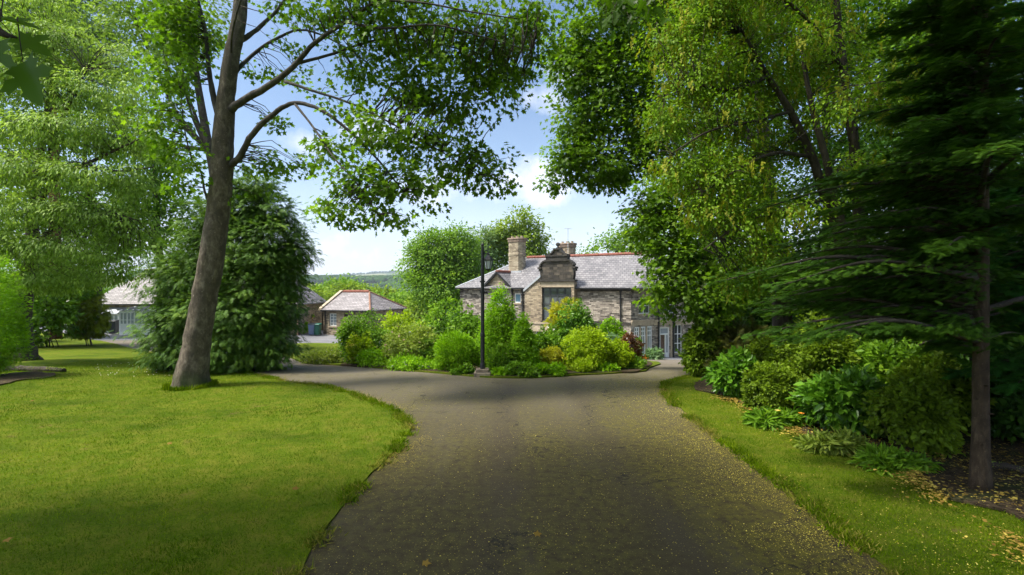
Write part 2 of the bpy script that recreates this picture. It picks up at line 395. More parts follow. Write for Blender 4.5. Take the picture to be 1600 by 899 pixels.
def asphaltmat():
    """weathered tarmac with moss and fallen blossom ground into it, more along the right hand side and the turf edges"""
    m, nt, out = newmat('driveway')
    t = N(nt, 'ShaderNodeTexCoord'); s = N(nt, 'ShaderNodeSeparateXYZ'); nt.links.new(t.outputs['Object'], s.inputs[0])
    v = t.outputs['Object']
    fine = noise(nt, v, 90, 3, 0.7); mid = noise(nt, v, 9, 6, 0.75); big = noise(nt, coords(nt, 'Object', (1.0, 0.45, 1)), 0.75, 5, 0.65)
    vor = N(nt, 'ShaderNodeTexVoronoi'); vor.inputs['Scale'].default_value = 26; nt.links.new(v, vor.inputs['Vector'])
    col = ramp(nt, fine, [(0.3, (0.014, 0.010, 0.004)), (0.55, (0.035, 0.0255, 0.0095)), (0.8, (0.082, 0.062, 0.026))])
    col = mixc(nt, ramp(nt, mid, [(0.38, (0, 0, 0)), (0.62, (0.85,) * 3)]), col, mixc(nt, fine, (0.022, 0.018, 0.008), (0.075, 0.06, 0.026)))
    worn = noise(nt, coords(nt, 'Object', (1.0, 0.28, 1)), 1.1, 6, 0.7)
    col = mixc(nt, ramp(nt, worn, [(0.5, (0,) * 3), (0.64, (0.75,) * 3)]), col, mixc(nt, fine, (0.02, 0.016, 0.009), (0.08, 0.066, 0.042)))
    # paler beige towards the far forks
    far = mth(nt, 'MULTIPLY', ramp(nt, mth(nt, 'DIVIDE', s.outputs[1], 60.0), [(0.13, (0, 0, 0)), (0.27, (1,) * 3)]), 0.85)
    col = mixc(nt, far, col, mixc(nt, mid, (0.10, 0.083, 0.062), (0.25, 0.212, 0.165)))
    # moss: right half and patches
    side = ramp(nt, mth(nt, 'ADD', mth(nt, 'DIVIDE', s.outputs[0], 10.0), 0.5), [(0.28, (0.35,) * 3), (0.36, (0.2,) * 3), (0.5, (0.36,) * 3), (0.62, (0.38,) * 3), (0.76, (0.65,) * 3), (0.86, (0.75,) * 3)])
    mk = mth(nt, 'ADD', side, mth(nt, 'MULTIPLY', mth(nt, 'SUBTRACT', big, 0.40), 1.9))
    lat = mth(nt, 'ADD', mth(nt, 'SUBTRACT', s.outputs[0], .72), mth(nt, 'MULTIPLY', mth(nt, 'SUBTRACT', big, .5), 1.2))
    trk = mth(nt, 'ABSOLUTE', mth(nt, 'SUBTRACT', mth(nt, 'ABSOLUTE', lat), .85))
    trk = ramp(nt, trk, [(.08, (1,) * 3), (.5, (0,) * 3)])
    mk = mth(nt, 'SUBTRACT', mk, mth(nt, 'MULTIPLY', trk, .38))
    col = mixc(nt, mth(nt, 'MULTIPLY', trk, .45), col, mixc(nt, fine, (0.020, 0.0148, 0.007), (0.068, 0.053, 0.029)))
    mk = mth(nt, 'MULTIPLY', mth(nt, 'MINIMUM', mth(nt, 'MAXIMUM', mk, 0.0), 1.0), ramp(nt, mid, [(0.38, (0.0,) * 3), (0.62, (1,) * 3)]))
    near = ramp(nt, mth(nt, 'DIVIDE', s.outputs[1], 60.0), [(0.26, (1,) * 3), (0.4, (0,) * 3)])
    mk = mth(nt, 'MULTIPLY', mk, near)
    col = mixc(nt, mk, col, mixc(nt, fine, (0.035, 0.034, 0.003), (0.14, 0.122, 0.012)))
    # specks of ground-in petals
    sp = mth(nt, 'MULTIPLY', mth(nt, 'LESS_THAN', vor.outputs['Distance'], 0.16), mth(nt, 'GREATER_THAN', mid, 0.5))
    col = mixc(nt, mth(nt, 'MULTIPLY', mth(nt, 'MULTIPLY', sp, near), 0.6), col, (0.22, 0.18, 0.06))
    ve = N(nt, 'ShaderNodeTexVoronoi'); ve.feature = 'DISTANCE_TO_EDGE'; ve.inputs['Scale'].default_value = .55
    wv = N(nt, 'ShaderNodeVectorMath'); wv.operation = 'ADD'; nz = N(nt, 'ShaderNodeTexNoise'); nz.inputs['Scale'].default_value = 2.2; nz.inputs['Detail'].default_value = 6; nt.links.new(v, nz.inputs['Vector'])
    nt.links.new(v, wv.inputs[0]); nt.links.new(nz.outputs['Color'], wv.inputs[1]); nt.links.new(wv.outputs[0], ve.inputs['Vector'])
    crk = mth(nt, 'MULTIPLY', mth(nt, 'LESS_THAN', ve.outputs['Distance'], .006), ramp(nt, big, [(.45, (0,) * 3), (.55, (.8,) * 3)]))
    col = mixc(nt, crk, col, (0.008, 0.007, 0.005))
    h = mth(nt, 'SUBTRACT', mth(nt, 'ADD', fine, mth(nt, 'MULTIPLY', mid, 0.7)), crk)
    principled(nt, out, col, 0.85, 0.25, bump(nt, h, 0.55, 0.012))
    return m
M['asphalt'] = asphaltmat()
def forecourtmat():
    m, nt, out = newmat('forecourt')
    v = coords(nt, 'Object'); n1 = noise(nt, v, 30, 4); n2 = noise(nt, v, 0.8, 4)
    col = ramp(nt, n1, [(0.3, (0.10, 0.10, 0.105)), (0.7, (0.19, 0.19, 0.2))])
    col = mixc(nt, ramp(nt, n2, [(0.4, (0,) * 3), (0.7, (0.6,) * 3)]), col, (0.24, 0.23, 0.23))
    principled(nt, out, col, 0.85, 0.2, bump(nt, n1, 0.3, 0.01))
    return m
M['forecourt'] = forecourtmat()

def groundmat():
    m, nt, out = newmat('ground')
    v = coords(nt, 'Object')
    n1 = noise(nt, v, 0.6, 5); vo = N(nt, 'ShaderNodeTexVoronoi'); vo.inputs['Scale'].default_value = 0.0042; nt.links.new(coords(nt, 'Object', (1, 0.55, 0)), vo.inputs['Vector'])
    sep = N(nt, 'ShaderNodeSeparateColor'); nt.links.new(vo.outputs['Color'], sep.inputs[0])
    fields = ramp(nt, sep.outputs[0], [(0.0, (0.05, 0.085, 0.022)), (0.35, (0.08, 0.12, 0.03)), (0.6, (0.13, 0.15, 0.045)), (0.8, (0.2, 0.2, 0.08)), (1.0, (0.06, 0.10, 0.025))])
    near = ramp(nt, n1, [(0.3, (0.045, 0.085, 0.014)), (0.7, (0.11, 0.16, 0.025))])
    t = N(nt, 'ShaderNodeTexCoord'); s = N(nt, 'ShaderNodeSeparateXYZ'); nt.links.new(t.outputs['Object'], s.inputs[0])
    far = ramp(nt, mth(nt, 'DIVIDE', s.outputs[1], 1000.0), [(0.1, (0,) * 3), (0.3, (1,) * 3)])
    principled(nt, out, mixc(nt, far, near, fields), 0.95, 0.1)
    return m
M['ground'] = groundmat()
M['woods'] = leafmat('woods', (0.007, 0.02, 0.007), (0.014, 0.034, 0.010), (0.028, 0.052, 0.015), 0.0, 0.8, 0.0)

# ------------------------------------------------------------------ leaf engine
def T(verts, faces): return np.array(verts, float), faces
_m = [(0, 0), (.36, .02), (.25, .27), (.56, .58), (.21, .58), (0, 1)]
MAPLE = T([(x, y, .12 * abs(x) - .12 * y * y) for x, y in _m] + [(-x, y, .12 * abs(x) - .12 * y * y) for x, y in _m[1:5]],
          [[0, 1, 2, 3, 4, 5], [0, 5, 9, 8, 7, 6]])
_b = [(0, 0), (.1, .02), (.3, -.12), (.26, .06), (.4, .14), (.27, .24), (.24, .3), (.42, .3), (.5, .42), (.62, .52), (.48, .55), (.47, .63), (.36, .58), (.2, .5), (.2, .64), (.28, .72), (.17, .76), (.14, .86), (0, 1.02)]
MAPLE_BIG = T([(x, y, .18 * abs(x) - .16 * y * y) for x, y in _b] + [(-x * 1.06, y * .98, .22 * abs(x) - .16 * y * y) for x, y in _b[1:-1]],
              [list(range(19)), [0, 18] + list(range(35, 18, -1))])
def ov(w, f=.18, d=.15): return T([(0, 0, 0), (w, .3, f * w - d * .09), (w * .82, .65, f * w - d * .42), (0, 1, -d), (-w * .82, .65, f * w - d * .42), (-w, .3, f * w - d * .09)], [[0, 1, 2, 3], [0, 3, 4, 5]])
OVATE = ov(.3); LANCE = ov(.2, .3, .25); RHODO = ov(.24, .25, .12); NARROW = ov(.13, .3, .3); ROUND = ov(.4)
def _spray(pairs=6, w=.42, droop=.3, th=.05):
    v, f = [], []
    def tri(a, b, c):
        i = len(v); v.extend([a, b, c]); f.append([i, i + 1, i + 2])
    for k in range(pairs):
        y = .04 + .8 * k / pairs
        ln = w * (1 - .75 * (k / pairs) ** 1.3)
        for s in (1, -1):
            a = (0, y, -droop * y * y); b = (0, y + th * 2.2, -droop * (y + .1) ** 2)
            c = (s * ln, y + ln * .62, -droop * (y + ln * .6) ** 2 - .18 * ln)
            tri(a, c, b)
    tri((-.03, .0, 0), (.03, 0, 0), (0, 1, -droop))
    return T(v, f)
SPRAY = _spray()
SPRAY_FLAT = _spray(8, .38, .16, .04)
def _raceme():
    v, f = [], []
    rr = random.Random(3)
    for k in range(11):
        y = k / 11; a = rr.random() * 6.28; r = .13 * (1 - .6 * y)
        cx, cz = r * math.cos(a), r * math.sin(a); s = .095 * (1 - .4 * y)
        i = len(v)
        v.extend([(cx - s, y - s, cz), (cx + s, y - s * .5, cz + s * .6), (cx + s, y + s, cz), (cx - s * .6, y + s, cz - s * .6)]); f.append([i, i + 1, i + 2, i + 3])
    return T(v, f)
RACEME = _raceme()
BLADE = T([(-.09, 0, 0), (.09, 0, 0), (0, 1, .22)], [[0, 1, 2]])
def _tuft():
    v, f = [], []
    for k in range(7):
        a = k * 2 * math.pi / 7 + .3; c, s = math.cos(a), math.sin(a)
        i = len(v); l = .38 if k % 2 else .26
        v.extend([(-.035 * s, 0, .035 * c), (.035 * s, 0, -.035 * c), (c * l, .95, s * l)]); f.append([i, i + 1, i + 2])
    return T(v, f)
TUFT = _tuft()
PETAL = T([(-.4, -.3, 0), (.4, -.4, .1), (.5, .4, 0), (-.3, .45, .12)], [[0, 1, 2, 3]])

def nrm(a): return a / (np.linalg.norm(a, axis=-1, keepdims=True) + 1e-9)

class Foliage:
    def __init__(s): s.V = []; s.L = []; s.S = []; s.Rn = []; s.Mi = []; s.nv = 0; s.nl = 0
    def add(s, tmpl, pos, d, n, size, rng, mi=0, rnd=None):
        tv, tf = tmpl; k = len(pos)
        if k == 0: return
        d = nrm(d); x = nrm(np.cross(d, n)); z = np.cross(x, d)
        size = np.broadcast_to(size, (k,))
        v = (tv[None, :, 0:1] * x[:, None] + tv[None, :, 1:2] * d[:, None] + tv[None, :, 2:3] * z[:, None]) * size[:, None, None] + pos[:, None]
        s.V.append(v.reshape(-1, 3))
        fl = np.array([i for f in tf for i in f]); ln = np.array([len(f) for f in tf]); st = np.concatenate([[0], np.cumsum(ln)[:-1]])
        s.L.append((np.arange(k)[:, None] * len(tv) + fl[None] + s.nv).ravel())
        s.S.append((np.arange(k)[:, None] * len(fl) + st[None] + s.nl).ravel())
        r = rng.random(k) if rnd is None else rnd
        s.Rn.append(np.repeat(r, len(tf))); s.Mi.append(np.full(k * len(tf), mi))
        s.nv += k * len(tv); s.nl += k * len(fl)
    def raw(s, v, faces, mi=0, rnd=0.5):
        fl = np.array([i for f in faces for i in f]); ln = np.array([len(f) for f in faces])
        s.V.append(v); s.L.append(fl + s.nv); s.S.append(np.concatenate([[0], np.cumsum(ln)[:-1]]) + s.nl)
        s.Rn.append(np.full(len(faces), rnd)); s.Mi.append(np.full(len(faces), mi)); s.nv += len(v); s.nl += len(fl)
    def build(s, name, mats, parent=None, origin=(0, 0, 0)):
        V = np.concatenate(s.V) - np.array(origin); L = np.concatenate(s.L); S = np.concatenate(s.S)
        me = bpy.data.meshes.new(name)
        me.vertices.add(len(V)); me.vertices.foreach_set('co', V.astype(np.float32).ravel())
        me.loops.add(len(L)); me.loops.foreach_set('vertex_index', L.astype(np.int32))
        me.polygons.add(len(S)); me.polygons.foreach_set('loop_start', S.astype(np.int32))
        o = link(name, me, mats, parent)
        me.polygons.foreach_set('material_index', np.concatenate(s.Mi).astype(np.int32))
        me.update(calc_edges=True)
        at = me.attributes.new('rnd', 'FLOAT', 'FACE'); at.data.foreach_set('value', np.concatenate(s.Rn).astype(np.float32))
        return o

def unit(rng, n):
    return nrm(rng.normal(0, 1, (n, 3)))

def clumps(puffs, n, rng, inner=0.45, lump=0.22):
    """clump centres and outward directions in a set of ellipsoids (centre, radii)"""
    c = np.array([p[0] for p in puffs], float); r = np.array([p[1] for p in puffs], float)
    w = (r[:, 0] * r[:, 1] + r[:, 1] * r[:, 2] + r[:, 0] * r[:, 2]) * np.array([p[2] if len(p) > 2 else 1.0 for p in puffs])
    idx = rng.choice(len(puffs), n, p=w / w.sum())
    u = unit(rng, n)
    rad = inner + (1 - inner) * rng.random(n) ** 0.55
    rad *= 1 + lump * np.sin(u[:, 0] * 5 + idx) * np.sin(u[:, 1] * 4 + 2 * idx) + lump * .5 * np.sin(u[:, 2] * 9 + idx)
    pos = c[idx] + u * r[idx] * rad[:, None]
    outw = nrm(u / r[idx] * r[idx].mean(axis=1)[:, None])
    return pos, outw

def leafy(fo, puffs, n_clump, per, cr, size, tmpl, rng, mi=0, droop=0.35, up=0.6, spread=0.6, inner=0.45, flat=0.55, lump=0.22, zmin=None, out=0.7):
    pos, o = clumps(puffs, n_clump, rng, inner, lump)
    if zmin is not None:
        k = pos[:, 2] > zmin(pos); pos, o = pos[k], o[k]
    n = len(pos)
    crr = cr * (0.6 + 0.8 * rng.random(n))
    off = rng.normal(0, 1, (n, per, 3)) * crr[:, None, None] * np.array([1, 1, flat]) * 0.6
    p = (pos[:, None] + off).reshape(-1, 3); oo = np.repeat(o, per, axis=0)
    offn = nrm(off.reshape(-1, 3) + 1e-6)
    d = oo * out + offn * .5 + rng.normal(0, 1, p.shape) * spread * .6 + np.array([0, 0, -droop])
    nn = np.array([0, 0, up]) + oo * .55 + rng.normal(0, 1, p.shape) * spread * .5
    sz = size * (0.65 + 0.6 * rng.random(len(p)))
    tone = np.repeat(rng.random(n), per) * .5 + rng.random(len(p)) * .5
    if zmin is not None:
        k = p[:, 2] > zmin(p) - 0.02; p, d, nn, sz, tone = p[k], d[k], nn[k], sz[k], tone[k]
    fo.add(tmpl, p, d, nn, sz, rng, mi, tone)
    return pos

def twigs(fo, ends, skel, rng, mi=1, r=0.012, frac=0.5, sides=3, sag=0.12):
    """thin twigs from the nearest limb point to leaf clumps"""
    ends = ends[rng.random(len(ends)) < frac]
    vs, fs, nv = [], [], 0
    for e in ends:
        dd = np.linalg.norm(skel - e, axis=1) + 0.6 * np.maximum(0, skel[:, 2] - e[2] - 0.5)
        i = int(dd.argmin())
        a = skel[i]
        ln = np.linalg.norm(e - a)
        if ln > 4.5: continue
        mid = (a + e) / 2 + np.array([0, 0, sag * ln]) + rng.normal(0, .06, 3) * ln
        q = np.array([a, a * .5 + mid * .5 + rng.normal(0, .03, 3) * ln, mid, mid * .45 + e * .55, e])
        v, f = tube_arrays(q, np.array([r * 1.6, r * 1.3, r, r * .75, r * .4]) * (0.5 + .25 * ln), sides)
        vs.append(v); fs += [[k + nv for k in q_] for q_ in f]; nv += len(v)
    if vs: fo.raw(np.concatenate(vs), fs, mi)

def pf(px, py, Y, rx, ry, w=1.0, ry_depth=None):
    k = Y / F
    c = P(px, py, Y); d = ry_depth if ry_depth else (rx * .6 + ry * .4) * k
    return (c, (rx * k, d, ry * k), w)

def limb_mesh(name, paths, mat, parent, origin, rng, sides=10, wob=0.05, flare=False):
    V, Fc, nv = [], [], 0; skel = []
    for pts, rad in paths:
        p, r = smooth_path(pts, rad, 5, wob, rng)
        if flare:
            a = np.arange(sides) * 2 * math.pi / sides
        v, f = tube_arrays(p, r, sides)
        if flare:
            h = np.repeat(p[:, 2] - p[0, 2], sides); ang = np.tile(np.arange(sides) * 2 * math.pi / sides, len(p))
            g = np.exp(-h / .42) * (.16 + .42 * np.sin(ang * 2.5 + .5) ** 4 + .10 * np.sin(ang * 5 + 1)) + .03 * np.sin(ang * 3 + h * 1.1) + .025 * np.sin(ang * 5 - h * 2)
            c = np.repeat(p, sides, axis=0)
            dl = (v - c) * g[:, None]; dl[:, 2] *= .2
            v = v + dl
        V.append(v - np.array(origin)); Fc += [[k + nv for k in q] for q in f]; nv += len(v)
        skel.append(p)
    V = np.concatenate(V)
    me = bpy.data.meshes.new(name); me.from_pydata(V.tolist(), [], Fc); me.update()
    me.polygons.foreach_set('use_smooth', [True] * len(me.polygons))
    o = link(name, me, mat, parent)
    return o, np.concatenate(skel)

def PP(lst, Y=None):
    return [P(q[0], q[1], q[2] if len(q) > 2 else Y) for q in lst]

# ------------------------------------------------------------------ ground, driveway, lawns, beds
def axis(near0, near1, step, far0, far1, ratio=1.16):
    a = list(np.arange(near0, near1 + 1e-6, step))
    s = step
    while a[-1] < far1: s *= ratio; a.append(a[-1] + s)
    s = step
    while a[0] > far0: s *= ratio; a.insert(0, a[0] - s)
    return np.array(a)
gx = axis(-60, 40, 1.2, -5200, 5200, 1.07); gy = axis(-30, 80, 1.2, -600, 6500, 1.035)
X, Y = np.meshgrid(gx, gy); Z = ground_z(X, Y) - 0.06 - 0.25 * sstep(50, 70, Y)
nx, ny = len(gx), len(gy)
idx = np.arange(nx * ny).reshape(ny, nx)
q = np.stack([idx[:-1, :-1], idx[:-1, 1:], idx[1:, 1:], idx[1:, :-1]], -1).reshape(-1, 4)
me = bpy.data.meshes.new('ground'); me.from_pydata(np.stack([X, Y, Z], -1).reshape(-1, 3).tolist(), [], q.tolist()); me.update()
me.polygons.foreach_set('use_smooth', [True] * len(me.polygons))
tag(link('ground', me, M['ground']), kind='structure')

def in_poly(x, y, poly):
    x = np.asarray(x); y = np.asarray(y); c = np.zeros(x.shape, bool); n = len(poly)
    for i in range(n):
        x0, y0 = poly[i]; x1, y1 = poly[(i + 1) % n]
        if y0 == y1: continue
        k = ((y0 > y) != (y1 > y)) & (x < (x1 - x0) * (y - y0) / (y1 - y0) + x0)
        c ^= k
    return c

def smooth_poly(pts, step=0.5, rough=0.0, seed=0, closed=True):
    pts = np.array(pts, float); n = len(pts); out = []
    rng = np.random.default_rng(seed)
    for i in range(n if closed else n - 1):
        a, b, c, d = pts[(i - 1) % n], pts[i], pts[(i + 1) % n], pts[(i + 2) % n]
        ln = np.linalg.norm(c - b); m = max(1, min(60, int(ln / step)))
        sharp = ln > 12
        for k in range(m):
            t = k / m
            if sharp: p = b * (1 - t) + c * t
            else: p = .5 * ((2 * b) + (-a + c) * t + (2 * a - 5 * b + 4 * c - d) * t * t + (-a + 3 * b - 3 * c + d) * t ** 3)
            out.append(p)
    out = np.array(out)
    if rough: out += rng.normal(0, rough, out.shape)
    return out

def sheet(name, poly, off, mat, grid=0.8, skirt=0.0, bumpy=0.0, kind='structure', seed=1):
    rng = np.random.default_rng(seed)
    x0, y0 = poly.min(0); x1, y1 = poly.max(0)
    xs, ys = np.meshgrid(np.arange(x0, x1, grid), np.arange(y0, y1, grid))
    ip = np.stack([xs.ravel(), ys.ravel()], 1) + rng.uniform(-.3, .3, (xs.size, 2)) * grid
    ip = ip[in_poly(ip[:, 0], ip[:, 1], poly.tolist())]
    allp = np.vstack([poly, ip]); nb = len(poly)
    edges = [(i, (i + 1) % nb) for i in range(nb)]
    vo, eo, fo, *_ = delaunay_2d_cdt([Vector(p) for p in allp.tolist()], edges, [], 1, 1e-4)
    v = np.array([(p.x, p.y) for p in vo])
    z = ground_z(v[:, 0], v[:, 1]) + off
    if bumpy: z = z + bumpy * (np.sin(v[:, 0] * 3.1 + np.sin(v[:, 1] * 2.3)) * np.sin(v[:, 1] * 2.7 + 1))
    verts = np.column_stack([v, z]).tolist(); faces = [list(f) for f in fo]
    if skirt:
        # boundary edges of the result
        cnt = {}
        for f in faces:
            for a, b in zip(f, f[1:] + f[:1]): cnt[(a, b)] = 1
        bnd = [(a, b) for (a, b) in cnt if (b, a) not in cnt]
        low = {}
        for a, b in bnd:
            for k in (a, b):
                if k not in low:
                    low[k] = len(verts); p = verts[k]; verts.append([p[0], p[1], p[2] - skirt])
        for a, b in bnd: faces.append([b, a, low[a], low[b]])
    me = bpy.data.meshes.new(name); me.from_pydata(verts, [], faces); me.update()
    # all top faces up
    o = link(name, me, mat)
    return tag(o, kind=kind)

DL = [(-2.05, -8), (-2.0, 0), (-1.9, 4.45), (-1.92, 5.2), (-1.92, 6.4), (-1.86, 7.1), (-1.78, 7.8), (-1.76, 8.45), (-1.82, 9.05), (-2.02, 9.65), (-2.42, 10.35), (-3.1, 11.25), (-4.0, 12.2)]
DL = DL + [tuple(hit(500, 603)[:2]), tuple(hit(440, 596)[:2]), (-9.0, 16.6), (-13.5, 21.0), (-18.5, 27.0), tuple(hit(222, 549)[:2]), tuple(hit(160, 534)[:2]), tuple(hit(100, 521)[:2]), (-48, 47.0)]
left_lawn = smooth_poly(DL + [(-90, 48), (-90, -8)], 0.2, 0.022, 1)
DR = [(3.5, -8), (3.5, 0), (3.33, 4.45), (3.36, 5.3), (3.42, 6.8), (3.44, 8.3), (3.42, 9.75), (3.55, 11.4), (3.95, 13.2), (4.5, 14.1), (5.6, 15.6), (7.6, 19.0), (10.0, 24), (13.0, 30), (17, 38)]
right_lawn = smooth_poly(DR[::-1] + [(70, -8), (70, 38)], 0.2, 0.022, 2)
isl_px = [(452, 560), (470, 567), (500, 570), (560, 574), (620, 579), (700, 586), (760, 591), (830, 592), (900, 588), (960, 585), (1005, 582), (1012, 578)]
isl = [tuple(hit(*p)[:2]) for p in isl_px] + [(6.6, 23), (6.3, 29), (3, 33.5), (-3, 36.5), (-8.5, 38.0)] + [tuple(hit(520, 538)[:2]), tuple(hit(440, 539)[:2]), tuple(hit(400, 545)[:2]), tuple(hit(430, 554)[:2])]
island = smooth_poly(isl, 0.28, 0.01, 3)
drive_poly = np.array([(-90, -9), (70, -9), (70, 60), (-90, 60)], float)
drive_poly = smooth_poly(drive_poly, 3.0)
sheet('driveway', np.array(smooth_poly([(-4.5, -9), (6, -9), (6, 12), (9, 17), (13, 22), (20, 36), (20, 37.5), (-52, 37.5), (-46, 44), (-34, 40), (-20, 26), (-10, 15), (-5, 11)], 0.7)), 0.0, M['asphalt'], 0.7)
sheet('forecourt', np.array(smooth_poly([(-70, 37.0), (24, 37.0), (24, 39.4), (24, 48), (0, 54), (-70, 56)], 1.5)), 0.008, M['forecourt'], 1.2)
sheet('lawn', left_lawn, 0.02, M['lawn'], 0.55, 0.06, 0.012)
sheet('lawn', right_lawn, 0.02, M['lawn'], 0.55, 0.06, 0.010, seed=5)
sheet('lawn', island, 0.045, M['lawn'], 0.6, 0.09, 0.008, seed=6)

bed_px = [(536, 573), (600, 577.3), (680, 583.5), (760, 590.5), (830, 591.5), (900, 587.5), (960, 584.5), (1006, 581.5)]
bed = smooth_poly([tuple(hit(*p)[:2] + np.array([0, .06])) for p in bed_px] + [(6.2, 23), (5.8, 28), (1, 31), (-5, 29), (-7.5, 24), (-6.6, 20)], 0.3, 0.02, 4)
sheet('flower_bed', bed, 0.06, M['soil'], 0.5, 0.05, 0.015, seed=7)
wb = [hit(1085, 604), hit(1135, 622), hit(1185, 645), hit(1262, 683), hit(1350, 712), hit(1425, 738), hit(1450, 770), hit(1500, 790), hit(1580, 806)]
wbed = smooth_poly([tuple(p[:2]) for p in wb] + [(4.6, 3.0), (5, -6), (50, -6), (50, 36), (18, 36), (11.5, 26), (8.2, 19.5)], 0.3, 0.05, 5)
sheet('woodland_floor', wbed, 0.05, M['soil'], 0.55, 0.03, 0.03, seed=8)
lb = smooth_poly([tuple(hit(*p)[:2]) for p in ((-60, 600), (10, 588), (50, 585), (88, 587), (70, 593), (30, 599), (-40, 612))], 0.25, 0.09, 9)
sheet('soil_patch', lb, 0.058, M['soil'], 0.4, 0.03, 0.02, seed=9)

# ---- grass blades on the turf that is near enough to see them
M['grass'] = leafmat('grass', (0.019, 0.042, 0.002), (0.053, 0.088, 0.003), (0.12, 0.148, 0.012), 0.3, 0.7, 0.02)
def vnoise(x, y, scale, seed):
    g_ = np.random.default_rng(seed).random((256, 256)); u = np.asarray(x) / scale + 128.37; v = np.asarray(y) / scale + 64.71
    i, j = np.floor(u).astype(int), np.floor(v).astype(int); a, b = u - i, v - j; a, b = a * a * (3 - 2 * a), b * b * (3 - 2 * b); i %= 255; j %= 255
    return (g_[i, j] * (1 - a) + g_[i + 1, j] * a) * (1 - b) + (g_[i, j + 1] * (1 - a) + g_[i + 1, j + 1] * a) * b

def grass(poly, region, n, seed, avoid=()):
    rng = np.random.default_rng(seed)
    x0, x1, y0, y1 = region
    y = y0 + (y1 - y0) * rng.random(n * 3) ** 1.7
    x = x0 + (x1 - x0) * rng.random(n * 3)
    k = in_poly(x, y, poly.tolist()) & (np.abs(x) < y * 1.15 + 1.5)
    for a in avoid: k &= ~in_poly(x, y, a.tolist())
    x, y = x[k][:n], y[k][:n]
    patch = 3.0 * (.3 * vnoise(x, y, 3.2, 4) + .35 * vnoise(x, y, 1.1, 1) + .35 * vnoise(x, y, .3, 2) - .5)
    tall = np.clip(vnoise(x, y, .9, 5) - .55, 0, 1) * 2.5
    z = ground_z(x, y) + 0.03
    fo = Foliage(); p = np.stack([x, y, z], 1)
    d = rng.normal(0, .55, p.shape); d[:, 2] = 1
    nn = rng.normal(0, 1, p.shape)
    sz = (0.016 + .026 * rng.random(len(x)) ** 1.5) * (1 + .15 * patch + .3 * tall)
    fo.add(BLADE, p, d, nn, sz, rng, 0, np.clip(.40 + .55 * patch - .12 * tall + rng.normal(0, .2, len(x)) + .6 * (rng.random(len(x)) < .05), 0, 1))
    # longer tufts along the edge come from the noise above
    return fo
f1 = grass(left_lawn, (-16, -1.8, 3.8, 22), 230000, 11); o = f1.build('grass', [M['grass']]); tag(o, 'short mossy green grass blades of the big lawn left of the drive', 'grass', kind='stuff')
f2 = grass(right_lawn, (3.2, 9, 3.8, 15), 60000, 12, [wbed]); o = f2.build('grass', [M['grass']]); tag(o, 'yellowish green grass blades of the narrow verge right of the drive', 'grass', kind='stuff')
# turf edge tufts
def edge_tufts(poly, n, seed, ymax):
    rng = np.random.default_rng(seed)
    q_ = poly[(poly[:, 1] > 3.5) & (poly[:, 1] < ymax) & (np.abs(poly[:, 0]) < 9)]
    i = rng.integers(0, len(q_), n)
    kp = vnoise(q_[i][:, 0], q_[i][:, 1], .6, seed) > .42; i = i[kp]; n = len(i)
    p2 = q_[i] + rng.normal(0, .07, (n, 2))
    p = np.column_stack([p2, ground_z(p2[:, 0], p2[:, 1]) + .01])
    d = rng.normal(0, .8, p.shape); d[:, 2] = .8
    fo = Foliage(); fo.add(BLADE, p, d, rng.normal(0, 1, p.shape), .05 + .05 * rng.random(n), rng)
    return fo
M['dry_edge'] = leafmat('dry_edge', (0.035, 0.05, 0.006), (0.09, 0.09, 0.02), (0.2, 0.16, 0.06), 0.2, 0.7, 0.1)
def edge_grass(poly, n, seed, ymax):
    fo = edge_tufts(poly, n, seed, ymax); return fo
tag(edge_grass(left_lawn, 11000, 43, 16).build('grass', [M['grass']]), 'green blades hanging over the left turf edge of the drive', 'grass', kind='stuff')
tag(edge_grass(right_lawn, 8000, 44, 15).build('grass', [M['grass']]), 'green blades hanging over the right turf edge of the drive', 'grass', kind='stuff')
tag(edge_tufts(left_lawn, 5200, 13, 15).build('grass', [M['dry_edge']]), 'dry straw and ragged grass along the left turf edge of the drive', 'grass', kind='stuff')
tag(edge_tufts(right_lawn, 4200, 14, 15).build('grass', [M['dry_edge']]), 'dry straw and ragged grass along the right turf edge of the drive', 'grass', kind='stuff')

def foot(cx, cy, r, n, seed, label):
    rng = np.random.default_rng(seed); a = rng.random(n) * 6.283; rr = r * (1 + .3 * rng.random(n) ** 2)
    x, y = cx + rr * np.cos(a), cy + rr * np.sin(a); p = np.stack([x, y, ground_z(x, y) + .03], 1)
    d = np.stack([np.cos(a) * .3, np.sin(a) * .3, np.full(n, 1.0)], 1) + rng.normal(0, .3, (n, 3))
    fo = Foliage(); fo.add(BLADE, p, d, rng.normal(0, 1, p.shape), .06 + .09 * rng.random(n), rng)
    return tag(fo.build('grass', [M['grass']]), label, 'grass', kind='stuff')
b_ = hit(298, 606); foot(b_[0], b_[1], .46, 1500, 15, 'longer uncut grass round the foot of the big sycamore')
b_ = hit(38, 565); foot(b_[0], b_[1], .33, 800, 16, 'longer uncut grass round the foot of the cherry tree')

